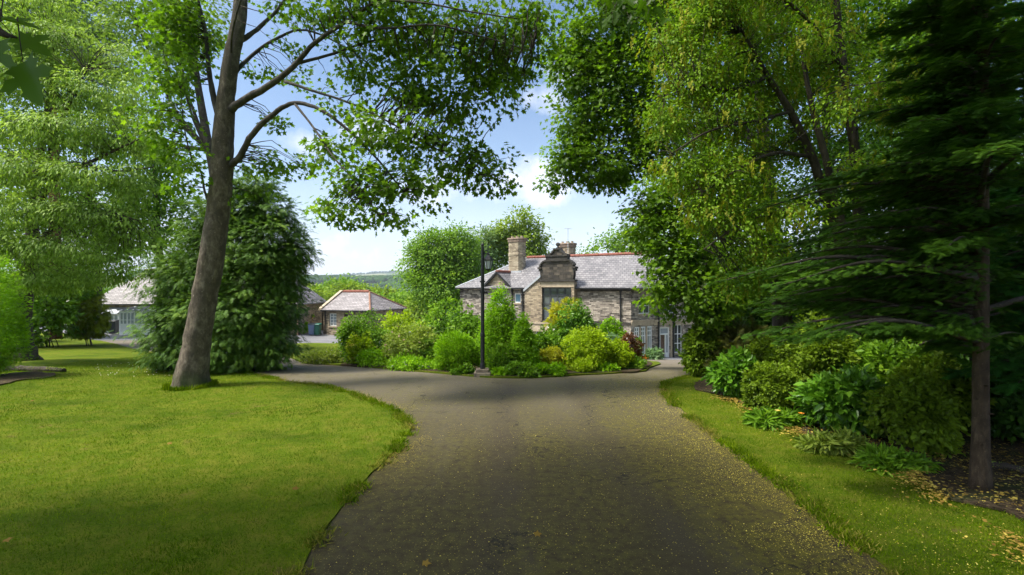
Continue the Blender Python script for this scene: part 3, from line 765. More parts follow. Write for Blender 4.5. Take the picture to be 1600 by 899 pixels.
# ---- fallen blossom and leaf litter
def drift(poly, side, n, seed, size, y0, y1, spread, up=.007):
    rng = np.random.default_rng(seed)
    q_ = poly[(poly[:, 1] > y0) & (poly[:, 1] < y1) & (np.abs(poly[:, 0]) < 8)]
    p2 = q_[rng.integers(0, len(q_), n)] + np.stack([side * np.abs(rng.normal(0, spread, n)), rng.normal(0, .15, n)], 1)
    p2 = p2[vnoise(p2[:, 0] * .6, p2[:, 1], .9, seed) > .36]
    p = np.column_stack([p2, ground_z(p2[:, 0], p2[:, 1]) + up])
    nn = rng.normal(0, .3, p.shape); nn[:, 2] = 1; d = rng.normal(0, 1, p.shape); d[:, 2] = 0
    fo = Foliage(); fo.add(PETAL, p, d, nn, size * (.5 + rng.random(len(p)) ** 2), rng)
    return fo
M['drift_petal'] = leafmat('drift_petal', (0.10, 0.08, 0.02), (0.19, 0.15, 0.045), (0.32, 0.26, 0.10), 0.1, 0.8, 0.1)
M['litter_petal'] = leafmat('litter_petal', (0.10, 0.085, 0.025), (0.2, 0.165, 0.05), (0.38, 0.33, 0.13), 0.1, 0.8, 0.1)
def litter(n, region, seed, size, poly=None, bias=0, off=.006):
    rng = np.random.default_rng(seed)
    x0, x1, y0, y1 = region
    y = y0 + (y1 - y0) * rng.random(n) ** 1.5; x = x0 + (x1 - x0) * rng.random(n)
    w = .5 + .5 * np.sin(x * 1.3 + np.sin(y * .8) * 2) * np.sin(y * .9 + 1) + bias * (x - x0) / (x1 - x0)
    k = rng.random(n) < np.clip(w, .05, 1)
    if poly is not None: k &= in_poly(x, y, poly.tolist())
    x, y = x[k], y[k]
    p = np.stack([x, y, ground_z(x, y) + off], 1)
    nn = rng.normal(0, .22, p.shape); nn[:, 2] = 1
    d = rng.normal(0, 1, p.shape); d[:, 2] = 0
    fo = Foliage(); fo.add(PETAL, p, d, nn, size * (.5 + rng.random(len(x)) ** 2), rng)
    return fo
tag(litter(20000, (-2.6, 4.2, 3.5, 15.5), 21, .009, None, .5).build('blossom_litter', [M['litter_petal']]), 'tiny fallen yellow petals scattered over the dark drive', 'fallen petals', kind='stuff')
tag(litter(16000, (3.4, 8.5, 3.5, 14), 22, .010, right_lawn, .3, .075).build('blossom_litter', [M['litter_petal']]), 'tiny fallen yellow petals scattered over the right verge', 'fallen petals', kind='stuff')
tag(drift(left_lawn, 1, 9000, 31, .0095, 6.5, 13.5, .2).build('blossom_litter', [M['drift_petal']]), 'yellow petals drifted along the left turf edge of the drive', 'fallen petals', kind='stuff')
tag(drift(right_lawn, -1, 20000, 32, .0095, 4, 14, .6).build('blossom_litter', [M['litter_petal']]), 'yellow petals drifted along the right side of the drive', 'fallen petals', kind='stuff')
M['dead_leaf'] = leafmat('dead_leaf', (0.05, 0.03, 0.012), (0.14, 0.095, 0.03), (0.3, 0.24, 0.08), 0.1, 0.8, 0.1)
tag(drift(wbed, -.6, 5000, 33, .03, 3.5, 12, .35, .09).build('leaf_litter', [M['dead_leaf']]), 'dead leaves spilling from the border soil onto the right verge', 'dead leaves', kind='stuff')
tag(litter(22000, (4.2, 12, 4.0, 11), 23, .035, wbed, .3, .1).build('leaf_litter', [M['dead_leaf']]), 'brown and yellow dead leaves on the soil under the right trees', 'dead leaves', kind='stuff')

# ------------------------------------------------------------------ generic shrub builder
def zfun(off=0.02): return lambda p: ground_z(p[:, 0], p[:, 1]) + off

def shrub(name, label, cat, cx, base, top, wpx, leaf, size, mat, n=4500, shape='ball', Y=None, group=None, seed=0, per=14, droop=.15, up=.5, cr=None,
          flowers=None, nfl=0, flsize=.05, depth=1.0, spread=.7, inner=.55, lumps=6, stem_mat='bark_dark', back=0.0, lump=.2, out=.7, bottom=.04):
    rng = np.random.default_rng(seed + 1000)
    if Y is None:
        b = hit(cx, base); Y0 = b[1]
    elif group and 'island' in group:
        yf = hit(cx, float(np.interp(cx, [q_[0] for q_ in isl_px], [q_[1] for q_ in isl_px])))[1]
        Y0 = yf + .12 + .8 * max(0, min(7, Y - 14.9))
    else: Y0 = Y
    w = wpx / F * Y0; Yc = Y0 + w * .5 * depth * .75 + back
    Xc = (cx - 800) / F * (Yc)
    w = wpx / F * Yc
    zb = gz(Xc, Yc) + .05
    zt = EYE - (top - 450) / F * Yc
    h = max(.15, zt - zb)
    c = np.array([Xc, Yc, zb])
    puffs = []
    r = w / 2
    if shape == 'ball':
        puffs.append((c + [0, 0, h * .52], (r * .9, r * .9 * depth, h * .47)))
    elif shape == 'cone':
        for k in range(6):
            t = k / 5; puffs.append((c + [0, 0, h * (.17 + .68 * t)], (r * (1 - .3 * t - .42 * t * t), r * depth * (1 - .3 * t - .42 * t * t), h * .2)))
    elif shape == 'mound':
        puffs.append((c + [0, 0, h * .3], (r * .95, r * .95 * depth, h * .66)))
    elif shape == 'column':
        puffs.append((c + [0, 0, h * .5], (r * .9, r * .9 * depth, h * .5)))
        puffs.append((c + [0, 0, h * .3], (r, r * depth, h * .3)))
    elif shape == 'hedge':
        for k in range(5): puffs.append((c + [r * (-.75 + .375 * k), 0, h * .5], (r * .34, r * .4 * depth, h * .5)))
    for k in range(lumps):
        a = rng.random() * 6.283; e = rng.random() * .85 + .05
        fr = (1 - e * .75) if shape == 'cone' else math.sqrt(max(0.05, 1 - (e * 1.02 - .3) ** 2)) * .8
        q_ = c + np.array([math.cos(a) * r * fr * .72, math.sin(a) * r * fr * .72 * depth, h * e * .86])
        rr = r * (.24 + .2 * rng.random()); puffs.append((q_, (rr, rr, min(rr, h * .3)), 1.6))
    root = empty(name, c - [0, 0, .05], label, cat, group)
    fo = Foliage()
    cr = cr or max(.06, min(.2, r * .17))
    size = size * 1.25; n = int(n * .8)
    if not (lumps == 0 or inner >= .7):
        core = [(p_[0], tuple(.84 * q_ for q_ in p_[1]), p_[2] if len(p_) > 2 else 1.0) for p_ in puffs]
        leafy(fo, core, max(8, int(n * .4) // per), per, cr * 1.2, size * 1.15, leaf, rng, 0, droop, up, .9, .35, .7, lump, zfun(bottom), out)
        inner = max(inner, .78); cr *= .72; n = int(n * .75)
    cl = leafy(fo, puffs, max(8, n // per), per, cr, size, leaf, rng, 0, droop, up, spread, inner, .7, lump, zfun(bottom), out)
    fo.build('foliage', [M[mat]], root, root.location)
    st = Foliage(); vs = []; fs = []; nv = 0
    for k in range(7):
        a = rng.random() * 6.283; tgt = cl[rng.integers(len(cl))]
        b0 = c + np.array([math.cos(a) * r * .12, math.sin(a) * r * .12, -.06])
        m_ = b0 * .45 + tgt * .55 + np.array([0, 0, -.05 * h])
        v, f = tube_arrays(*smooth_path([b0, b0 * .7 + m_ * .3 + np.array([0, 0, .08 * h]), m_, tgt], [.022, .018, .014, .006], 3), 5)
        vs.append(v); fs += [[i + nv for i in q_] for q_ in f]; nv += len(v)
    st.raw(np.concatenate(vs), fs); st.build('stem', [M[stem_mat]], root, root.location)
    if flowers:
        ff = Foliage()
        pos, o_ = clumps(puffs, nfl, rng, .97, .1)
        k = (pos[:, 2] > ground_z(pos[:, 0], pos[:, 1]) + .05) & (o_[:, 1] < .5)
        pos, o_ = pos[k], o_[k]
        p4 = np.repeat(pos, 5, axis=0) + rng.normal(0, .5, (len(pos) * 5, 3)) * flsize
        ff.add(PETAL, p4, rng.normal(0, 1, p4.shape), np.repeat(o_, 5, axis=0) + rng.normal(0, .5, p4.shape), flsize * (.6 + .6 * rng.random(len(p4))), rng)
        ff.build('blossom', [M[flowers]], root, root.location)
    return root

GI = 'shrubs in the island bed'
# ---- island bed, back row first
shrub('shrub', 'tall loose green shrub at the back of the island below the house gable end', 'shrub', 705, 560, 470, 105, OVATE, .11, 'mid_leaf', 9000, 'ball', Y=23, group=GI, seed=1, lumps=9)
shrub('shrub', 'bright yellow-green spreading shrub behind the pink-tinged shrub', 'shrub', 632, 556, 489, 100, OVATE, .09, 'yellow_leaf', 8000, 'mound', Y=20.5, group=GI, seed=2, lumps=9)
shrub('shrub', 'dense dark green clipped shrub with pale top at the left end of the island', 'shrub', 568, 570, 492, 86, OVATE, .065, 'mid_leaf', 14000, 'ball', Y=16.0, group=GI, seed=3, lumps=7, depth=1.1)
shrub('shrub', 'pink-tinged bushy shrub left of the round bright green bush', 'shrub', 640, 574, 510, 92, OVATE, .06, 'olive_leaf', 12000, 'ball', Y=15.9, group=GI, seed=4, flowers='pink_petal', nfl=60, flsize=.035, lumps=8)
shrub('shrub', 'mid green shrub filling the gap beside the round bush', 'shrub', 672, 580, 528, 50, LANCE, .07, 'mid_leaf', 5000, 'ball', Y=16.6, group=GI, seed=41)
shrub('azalea', 'azalea with pale yellow flowers at the front of the left island shrubs', 'shrub', 563, 574, 523, 42, OVATE, .06, 'yellow_leaf', 5000, 'ball', Y=15.2, group=GI, seed=5, flowers='yellow_petal', nfl=60, flsize=.055)
shrub('shrub', 'low yellow-green shrub below the pale yellow azalea', 'shrub', 588, 577, 548, 62, OVATE, .06, 'bright_leaf', 5000, 'mound', Y=15.0, group=GI, seed=6)
shrub('round_bush', 'round fluffy bright green bush left of the lamp post', 'bush', 711, 587, 520, 66, LANCE, .055, 'bright_leaf', 15000, 'ball', Y=15.3, group=GI, seed=7, droop=-.35, lumps=3, inner=.6, lump=.06, out=1.0, spread=.45)
shrub('yew', 'tall conical clipped evergreen right behind the lamp post', 'bush', 781, 582, 455, 74, OVATE, .048, 'bright_leaf', 34000, 'cone', Y=16.4, group=GI, seed=8, lumps=0, inner=.84, lump=.05, up=.35, spread=.5)
shrub('yew', 'shorter bright green conical bush right of the tall clipped cone', 'bush', 818, 582, 494, 46, OVATE, .048, 'bright_leaf', 16000, 'cone', Y=15.9, group=GI, seed=9, lumps=0, inner=.8, lump=.06, up=.35)
shrub('shrub', 'low spiky green shrub at the right foot of the lamp post', 'shrub', 784, 588, 545, 42, NARROW, .11, 'mid_leaf', 4500, 'ball', Y=15.5, group=GI, seed=10, droop=-.5, flowers='pink_petal', nfl=14, flsize=.05)
shrub('golden_conifer', 'golden yellow conifer rising behind the rhododendron mound', 'bush', 886, 560, 470, 62, SPRAY, .15, 'gold_leaf', 4200, 'ball', Y=21.5, group=GI, seed=11, droop=-.3)
shrub('golden_conifer', 'small golden conifer left of the rhododendron mound', 'bush', 866, 560, 500, 24, SPRAY, .13, 'gold_leaf', 1500, 'column', Y=20.5, group=GI, seed=12, droop=-.3)
shrub('rhododendron', 'grey-green rhododendron mound in the middle of the island', 'shrub', 898, 565, 476, 70, LANCE, .09, 'glossy_leaf', 10000, 'ball', Y=19.5, group=GI, seed=13, lumps=8)
shrub('shrub', 'white flowering shrub right of the two clipped cones', 'shrub', 858, 570, 512, 48, OVATE, .06, 'mid_leaf', 6000, 'ball', Y=18.2, group=GI, seed=14, flowers='white_petal', nfl=70, flsize=.05)
shrub('round_bush', 'light green dome shaped bush below the long blank house wall', 'bush', 956, 560, 498, 46, OVATE, .07, 'bright_leaf', 7000, 'ball', Y=20.5, group=GI, seed=15, lumps=3, lump=.08, inner=.65)
shrub('conifer_bush', 'small blue-grey conifer between the dome bush and the purple shrub', 'bush', 953, 560, 520, 26, SPRAY, .12, 'blue_leaf', 1500, 'ball', Y=18.5, group=GI, seed=16, droop=-.2)
shrub('shrub', 'large round yellow-green shrub at the right front of the island', 'shrub', 915, 581, 514, 74, OVATE, .055, 'yellow_leaf', 14000, 'ball', Y=15.9, group=GI, seed=17, lumps=5, lump=.14)
shrub('shrub', 'smaller yellow-green shrub against the purple berberis', 'shrub', 964, 581, 534, 50, OVATE, .055, 'yellow_leaf', 8000, 'ball', Y=16.0, group=GI, seed=18, lumps=4)
shrub('berberis', 'purple-red leaved shrub at the right end of the island', 'shrub', 984, 580, 524, 38, OVATE, .055, 'purple_leaf', 6500, 'ball', Y=16.9, group=GI, seed=19, lumps=5)
shrub('spirea', 'bright yellow leaved low shrub in front of the white flowers', 'shrub', 861, 580, 545, 40, OVATE, .05, 'gold_leaf', 5000, 'ball', Y=16.0, group=GI, seed=20)
shrub('spirea', 'small yellow tipped shrub at the kerb below the big round shrub', 'shrub', 912, 586, 564, 34, OVATE, .045, 'yellow_leaf', 3500, 'ball', Y=15.2, group=GI, seed=21)
shrub('catmint', 'pale green catmint with lilac flowers on the island left end', 'flowering plant', 505, 569, 548, 74, LANCE, .06, 'olive_leaf', 6000, 'mound', Y=14.9, group='low flowering plants along the island kerb', seed=22, depth=.6, flowers='violet_petal', nfl=110, flsize=.03)
shrub('geranium', 'green cranesbill with lilac flowers along the kerb left of the round bush', 'flowering plant', 642, 582, 561, 90, OVATE, .055, 'bright_leaf', 7000, 'mound', Y=14.9, group='low flowering plants along the island kerb', seed=23, depth=.45, flowers='violet_petal', nfl=70, flsize=.03)
shrub('ground_plant', 'leafy green plant at the kerb right of the lamp base', 'plant', 781, 591, 577, 22, OVATE, .07, 'bright_leaf', 1200, 'mound', Y=14.9, group='low leafy plants along the island kerb', seed=24)
shrub('ground_plant', 'wide leafy plant clump at the middle of the island kerb', 'plant', 815, 591, 570, 52, OVATE, .075, 'mid_leaf', 3000, 'mound', Y=14.5, group='low leafy plants along the island kerb', seed=25, depth=.6)
shrub('ground_plant', 'light green plant clump at the kerb under the yellow spirea', 'plant', 858, 589, 570, 50, OVATE, .07, 'bright_leaf', 3000, 'mound', Y=14.8, group='low leafy plants along the island kerb', seed=26, depth=.6)
shrub('ground_plant', 'low green plants at the kerb below the purple shrub', 'plant', 985, 583, 563, 50, OVATE, .06, 'mid_leaf', 3500, 'mound', Y=15.8, group='low leafy plants along the island kerb', seed=27, depth=.6)
shrub('ground_plant', 'low green plants at the kerb below the smaller yellow-green shrub', 'plant', 945, 585, 570, 40, OVATE, .06, 'bright_leaf', 2500, 'mound', Y=15.3, group='low leafy plants along the island kerb', seed=28, depth=.6)
shrub('ground_plant', 'dark green plant clump right at the foot of the round bush', 'plant', 724, 588, 572, 34, OVATE, .06, 'mid_leaf', 1800, 'mound', Y=14.9, group='low leafy plants along the island kerb', seed=29, depth=.5)
shrub('shrub', 'dark green filler shrub in the shade behind the lamp post', 'shrub', 745, 575, 500, 60, OVATE, .08, 'mid_leaf', 6000, 'ball', Y=18.5, group=GI, seed=30)
shrub('shrub', 'dark green filler shrub behind the yellow spirea and white flowers', 'shrub', 850, 575, 525, 70, OVATE, .08, 'mid_leaf', 6000, 'ball', Y=17.5, group=GI, seed=31)

# ---- right border
GR = 'shrubs along the right verge'
shrub('shrub', 'leafy bright green bush at the far end of the right verge beside the house drive', 'shrub', 1098, 604, 505, 56, OVATE, .09, 'border_leaf', 8000, 'column', Y=14.6, group=GR, seed=51)
shrub('yew', 'dark brownish feathery yew behind the far rhododendron', 'shrub', 1150, 600, 512, 120, SPRAY, .2, 'brown_leaf', 4200, 'mound', Y=14.2, group=GR, seed=52)
shrub('rhododendron', 'glossy green rhododendron at the far end of the verge below the brown yew', 'shrub', 1152, 632, 556, 80, RHODO, .12, 'glossy_leaf', 5500, 'ball', Y=11.2, group=GR, seed=53, lumps=8)
shrub('pieris', 'small yellow-green shrub between the two rhododendrons', 'shrub', 1205, 662, 570, 78, OVATE, .055, 'border_leaf', 10000, 'ball', Y=9.9, group=GR, seed=54, lumps=9)
shrub('shrub', 'tall fine leaved olive shrub behind the large glossy rhododendron', 'shrub', 1275, 680, 498, 110, OVATE, .06, 'border_leaf', 16000, 'column', Y=10.2, group=GR, seed=55, lumps=10)
shrub('rhododendron', 'large glossy rhododendron with big leaves in the middle of the right border', 'shrub', 1325, 708, 588, 140, RHODO, .13, 'glossy_leaf', 6500, 'ball', Y=8.4, group=GR, seed=56, lumps=9)
shrub('laurel', 'pale leaved laurel rising behind the large rhododendron', 'shrub', 1400, 700, 540, 150, RHODO, .10, 'mid_leaf', 8500, 'ball', Y=9.2, group=GR, seed=57, lumps=9)
shrub('shrub', 'twiggy shrub with arching stems left of the slim bare trunk', 'shrub', 1425, 752, 590, 110, OVATE, .06, 'border_leaf', 8000, 'ball', Y=7.4, group=GR, seed=58, lumps=8, inner=.3)
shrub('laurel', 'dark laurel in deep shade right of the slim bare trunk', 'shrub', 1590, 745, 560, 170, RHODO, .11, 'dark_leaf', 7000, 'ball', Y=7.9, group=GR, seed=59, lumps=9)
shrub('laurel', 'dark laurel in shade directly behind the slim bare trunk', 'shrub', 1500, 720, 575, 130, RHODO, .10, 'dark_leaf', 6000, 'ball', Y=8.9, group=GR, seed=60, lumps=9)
shrub('nettle_patch', 'low ferny weeds at the verge edge below the olive shrub', 'plant', 1215, 682, 650, 90, NARROW, .12, 'mid_leaf', 2200, 'mound', Y=9.0, group='low weeds at the edge of the right border', seed=61, depth=.4)
shrub('nettle_patch', 'low green weeds at the verge edge below the twiggy shrub', 'plant', 1395, 756, 715, 100, NARROW, .11, 'mid_leaf', 2200, 'mound', Y=6.9, group='low weeds at the edge of the right border', seed=62, depth=.35)
shrub('nettle_patch', 'low green weeds in front of the big glossy rhododendron', 'plant', 1300, 722, 690, 90, NARROW, .11, 'olive_leaf', 2200, 'mound', Y=7.7, group='low weeds at the edge of the right border', seed=63, depth=.35)

shrub('laurel', 'mid green laurel closing the border between the brown yew and the olive shrub', 'shrub', 1225, 640, 522, 105, RHODO, .09, 'border_leaf', 8000, 'ball', Y=11.9, group=GR, seed=64, lumps=9)
shrub('laurel', 'mid green laurel standing tall behind the large glossy rhododendron', 'shrub', 1345, 660, 532, 130, RHODO, .09, 'mid_leaf', 8000, 'ball', Y=10.6, group=GR, seed=65, lumps=9)
shrub('laurel', 'mid green laurel between the pale leaved laurel and the slim bare trunk', 'shrub', 1460, 690, 560, 120, RHODO, .09, 'border_leaf', 7000, 'ball', Y=8.3, group=GR, seed=66, lumps=9)

# ---- left side shrubs and hedge
shrub('hedge', 'bright green clipped hedge at the left edge of the photo', 'hedge', -28, 585, 400, 104, SPRAY, .07, 'bright_leaf', 26000, 'column', Y=13.5, seed=71, lumps=0, droop=-.2, inner=.7, lump=.06)
shrub('golden_yew', 'small golden yew with a leaning trunk near the forecourt', 'tree', 140, 528, 450, 60, SPRAY, .2, 'yew_gold', 5200, 'ball', Y=29, seed=72, droop=.7, bottom=.55)
for i, (cx, base, top, w, Yv, lab) in enumerate([(20, 520, 430, 90, 33, 'dark green shrub behind the left cherry trunk'), (82, 528, 400, 120, 27, 'dark green shrub between the cherry trunk and the golden yew'), (-60, 525, 415, 120, 30, 'dark green shrub at the far left behind the hedge'), (150, 516, 436, 70, 52, 'dark green bush beside the left bungalow')]):
    shrub('laurel', lab, 'shrub', cx, base, top, w, OVATE, .17, 'mid_leaf', 6500, 'ball', Y=Yv, seed=80 + i, group='dark shrubs at the back of the left lawn')

# ------------------------------------------------------------------ trees
def tree(name, label, cat, base, trunk_paths, limb_paths, bark, group=None, seed=0, sides=12, flare=False, wob=.05):
    rng = np.random.default_rng(seed)
    root = empty(name, base, label, cat, group)
    _, sk = limb_mesh('trunk', trunk_paths, M[bark], root, root.location, rng, sides, wob, flare)
    sks = [sk]
    for pth in limb_paths:
        _, s2 = limb_mesh('limb', [pth], M['bark_limb'] if bark == 'bark_grey' else M[bark], root, root.location, rng, 8, .08)
        sks.append(s2)
    return root, np.concatenate(sks), rng

# the big sycamore on the left lawn
b = hit(298, 606); Yt = b[1]
k = Yt / F
tp = PP([(297, 618), (299, 590), (307, 540), (318, 470), (331, 400), (342, 330), (347, 270), (349, 210), (354, 150), (362, 90), (374, 25), (380, -70), (378, -180), (384, -300)], Yt)
tr = [25 * k, 23.5 * k, 21.5 * k, 20 * k, 19.5 * k, 18.5 * k, 17.5 * k, 17 * k, 14 * k, 12.5 * k, 11.5 * k, 10 * k, 8 * k, 4 * k]
tr = [.9 * r_ for r_ in tr]
L = []
def lb_(pts, r0, r1): 
    n = len(pts); L.append((PP(pts), [.68 * (r0 * k + (r1 - r0) * k * (i / (n - 1)) ** .7) for i in range(n)]))
lb_([(352, 262, Yt), (372, 250, Yt - .1), (395, 210, Yt - .4), (428, 178, Yt - .7), (460, 162, Yt - .9), (500, 172, Yt - 1.1), (545, 205, Yt - 1.3), (590, 250, Yt - 1.4), (630, 300, Yt - 1.5)], 9, 1.6)
lb_([(460, 162, Yt - .9), (490, 200, Yt - 1.4), (520, 245, Yt - 1.8), (560, 290, Yt - 2.0), (590, 335, Yt - 2.1)], 3, 1)
lb_([(352, 178, Yt), (380, 158, Yt - .2), (425, 132, Yt - .5), (458, 105, Yt - .8), (492, 68, Yt - 1.0), (540, 35, Yt - 1.3), (590, 0, Yt - 1.5), (650, -50, Yt - 1.7)], 10, 2)
lb_([(445, 128, Yt - .7), (490, 143, Yt - 1.0), (555, 165, Yt - 1.2), (620, 198, Yt - 1.3), (690, 238, Yt - 1.2), (750, 275, Yt - 1.1)], 3.6, .9)
lb_([(464, 100, Yt - .85), (520, 85, Yt - .7), (590, 63, Yt - .4), (670, 65, Yt - .2), (750, 90, Yt), (815, 120, Yt)], 3.8, .9)
lb_([(356, 130, Yt), (385, 95, Yt + .3), (430, 62, Yt + .7), (478, 48, Yt + 1.0), (540, 75, Yt + 1.2), (600, 120, Yt + 1.3)], 6, 1.2)
lb_([(362, 72, Yt), (395, 52, Yt + .2), (428, 22, Yt + .4), (460, -15, Yt + .6), (520, -70, Yt + .8)], 7, 2)
lb_([(343, 185, Yt), (333, 150, Yt + .1), (326, 105, Yt + .2), (321, 50, Yt + .3), (309, 0, Yt + .4), (296, -70, Yt + .5)], 8, 3)
lb_([(332, 330, Yt), (320, 300, Yt - .2), (314, 270, Yt - .3), (300, 250, Yt - .4), (288, 200, Yt - .5), (282, 140, Yt - .5)], 3.2, 1)
lb_([(540, 35, Yt - 1.3), (600, 45, Yt - 1.6), (680, 40, Yt - 1.8), (760, 60, Yt - 1.7), (830, 80, Yt - 1.5)], 3.5, 1)
lb_([(362, 95, Yt), (362, 60, Yt - .4), (370, 20, Yt - .8), (390, -40, Yt - 1.2)], 3, 1.4)
lb_([(590, 0, Yt - 1.5), (660, 5, Yt - 2.0), (740, 20, Yt - 2.2), (810, 30, Yt - 2.2)], 3, 1)
lb_([(366, -60, Yt), (420, -120, Yt - .8), (500, -170, Yt - 1.6), (600, -190, Yt - 2.2)], 7, 2)
root, sk, rng = tree('sycamore_tree', 'tall sycamore with a thick leaning grey trunk on the left lawn', 'tree', (b[0], b[1], gz(b[0], b[1])), [(tp, tr)], L, 'bark_grey', seed=101, sides=30, flare=True, wob=.02)
Y1 = Yt - .8
puffs = [pf(640, 45, Y1, 120, 55), pf(735, 75, Y1, 90, 65), pf(800, 70, Y1 + .3, 55, 75), pf(835, 40, Y1, 30, 60), pf(770, 140, Y1, 45, 45), pf(575, 105, Y1 + .6, 65, 42), pf(650, 130, Y1, 70, 40),
         pf(625, 205, Y1 - .3, 80, 45), pf(700, 245, Y1, 75, 45), pf(765, 285, Y1, 35, 24), pf(740, 262, Y1, 50, 35), pf(575, 285, Y1 - .9, 70, 45), pf(540, 330, Y1 - .9, 45, 28), pf(610, 340, Y1 - 1, 38, 20),
         pf(520, 235, Y1 - .3, 40, 32), pf(640, 290, Y1 - .5, 60, 35), pf(700, 160, Y1 + .2, 70, 40),
         pf(268, 110, Yt - .3, 42, 60), pf(262, 200, Yt - .4, 42, 55), pf(290, 270, Yt - .6, 38, 40), pf(300, 60, Yt + .5, 40, 45), pf(270, 30, Yt, 45, 50),
         pf(425, 260, Yt + .6, 45, 32, .7), pf(455, 60, Yt - .2, 40, 22, .4), pf(505, 150, Yt - .8, 40, 20, .45), pf(410, 105, Yt + .5, 30, 18, .4), pf(485, 270, Yt - 1.2, 34, 26, .5), pf(540, 175, Yt - 1.1, 40, 26, .6), pf(395, 300, Yt + .4, 36, 24, .6), pf(440, 195, Yt + .9, 30, 25, .5), pf(560, 15, Y1, 110, 40), pf(440, 10, Yt + .8, 55, 22, .4), pf(470, 120, Yt + 1.2, 35, 20, .4),
         pf(390, -140, Yt, 220, 60, .35), pf(640, -90, Y1, 200, 50, .3), pf(400, -260, Yt, 170, 80, .3)]
fo = Foliage()
cl = leafy(fo, puffs, 1400, 16, .25, .12, MAPLE, rng, 0, .35, .6, .75, .15, .6, .25, out=.5)
twigs(fo, cl, sk, rng, 1, .012, .9)
fo.build('crown', [M['sycamore_leaf'], M['bark_dark']], root, root.location)

# pale green drooping cherry on the left
b = hit(38, 565)
Yc = b[1]; kc = Yc / F
T1 = (PP([(40, 572), (38, 540), (36, 500), (42, 450), (50, 400), (52, 340), (60, 260), (75, 170), (80, 80)], Yc), [15 * kc, 11 * kc, 10 * kc, 10 * kc, 9 * kc, 8 * kc, 6 * kc, 4 * kc, 2 * kc])
LL = [(PP([(45, 420, Yc), (80, 360, Yc - .8), (150, 330, Yc - 1.5), (215, 345, Yc - 2)]), [.1, .08, .05, .02]),
      (PP([(52, 330, Yc), (90, 280, Yc - 1), (150, 250, Yc - 1.5), (218, 218, Yc - 2)]), [.1, .08, .055, .02]),
      (PP([(55, 300, Yc), (100, 180, Yc - 1.5), (135, 110, Yc - 1.8)]), [.09, .07, .03]),
      (PP([(45, 440, Yc), (10, 380, Yc - 1), (-40, 350, Yc - 1.5)]), [.09, .06, .03]),
      (PP([(130, 255, Yc - 1.5), (175, 268, Yc - 1.8), (240, 262, Yc - 2)]), [.05, .04, .015])]
root, sk, rng = tree('cherry_tree', 'pale green drooping cherry at the left with layered sunlit foliage', 'tree', (b[0], b[1], gz(b[0], b[1])), [T1], LL, 'bark_dark', seed=102, flare=True)
Yq = Yc - 1.5
puffs = [pf(60, 130, Yq, 80, 42), pf(160, 150, Yq, 70, 36), pf(20, 200, Yq, 70, 34), pf(110, 205, Yq - .5, 85, 32), pf(190, 215, Yq, 55, 34), pf(40, 268, Yq - .6, 80, 30), pf(140, 275, Yq - .8, 85, 28), pf(210, 290, Yq, 40, 30),
         pf(60, 330, Yq - .5, 90, 28), pf(160, 340, Yq - .2, 75, 28), pf(20, 385, Yq, 70, 28), pf(110, 390, Yq, 90, 28), pf(205, 375, Yq + .6, 45, 38), pf(70, 435, Yq + .6, 90, 26), pf(170, 425, Yq + .8, 60, 26),
         pf(90, 75, Yq + .5, 80, 35), pf(10, 90, Yq, 60, 40), pf(30, 10, Yq + .8, 90, 45), pf(190, 100, Yq + 1, 45, 35), pf(-50, 300, Yq, 60, 120)]
fo = Foliage()
cl = leafy(fo, puffs, 3400, 17, .30, .125, LANCE, rng, 0, .75, .7, .5, .25, .38, .2, out=.6)
twigs(fo, cl, sk, rng, 1, .010, .22)
fo.build('crown', [M['cherry_leaf'], M['bark_dark']], root, root.location)

# blue-green pine behind it
b0 = np.array([(95 - 800) / F * 30, 30.0, gz(-26, 30)])
T1 = (PP([(88, 530), (86, 400), (84, 250), (80, 120), (92, 40), (94, -60), (90, -160)], 30.0), [.3, .28, .26, .24, .2, .15, .06])
root, sk, rng = tree('scots_pine', 'blue-green pine with an orange upper trunk behind the cherry', 'tree', b0, [T1], [], 'bark_pine', seed=103)
fo = Foliage()
cl = leafy(fo, [pf(125, 45, 29, 45, 28), pf(150, 70, 29, 40, 22), pf(70, 15, 29, 40, 22), pf(110, -20, 30, 60, 30), pf(155, 110, 29.5, 30, 16), pf(90, -100, 30, 70, 50)], 800, 8, .5, .42, TUFT, rng, 0, .0, .6, .6, .3, .5)
twigs(fo, cl, sk, rng, 1, .02, .15)
fo.build('crown', [M['pine_leaf'], M['bark_pine']], root, root.location)

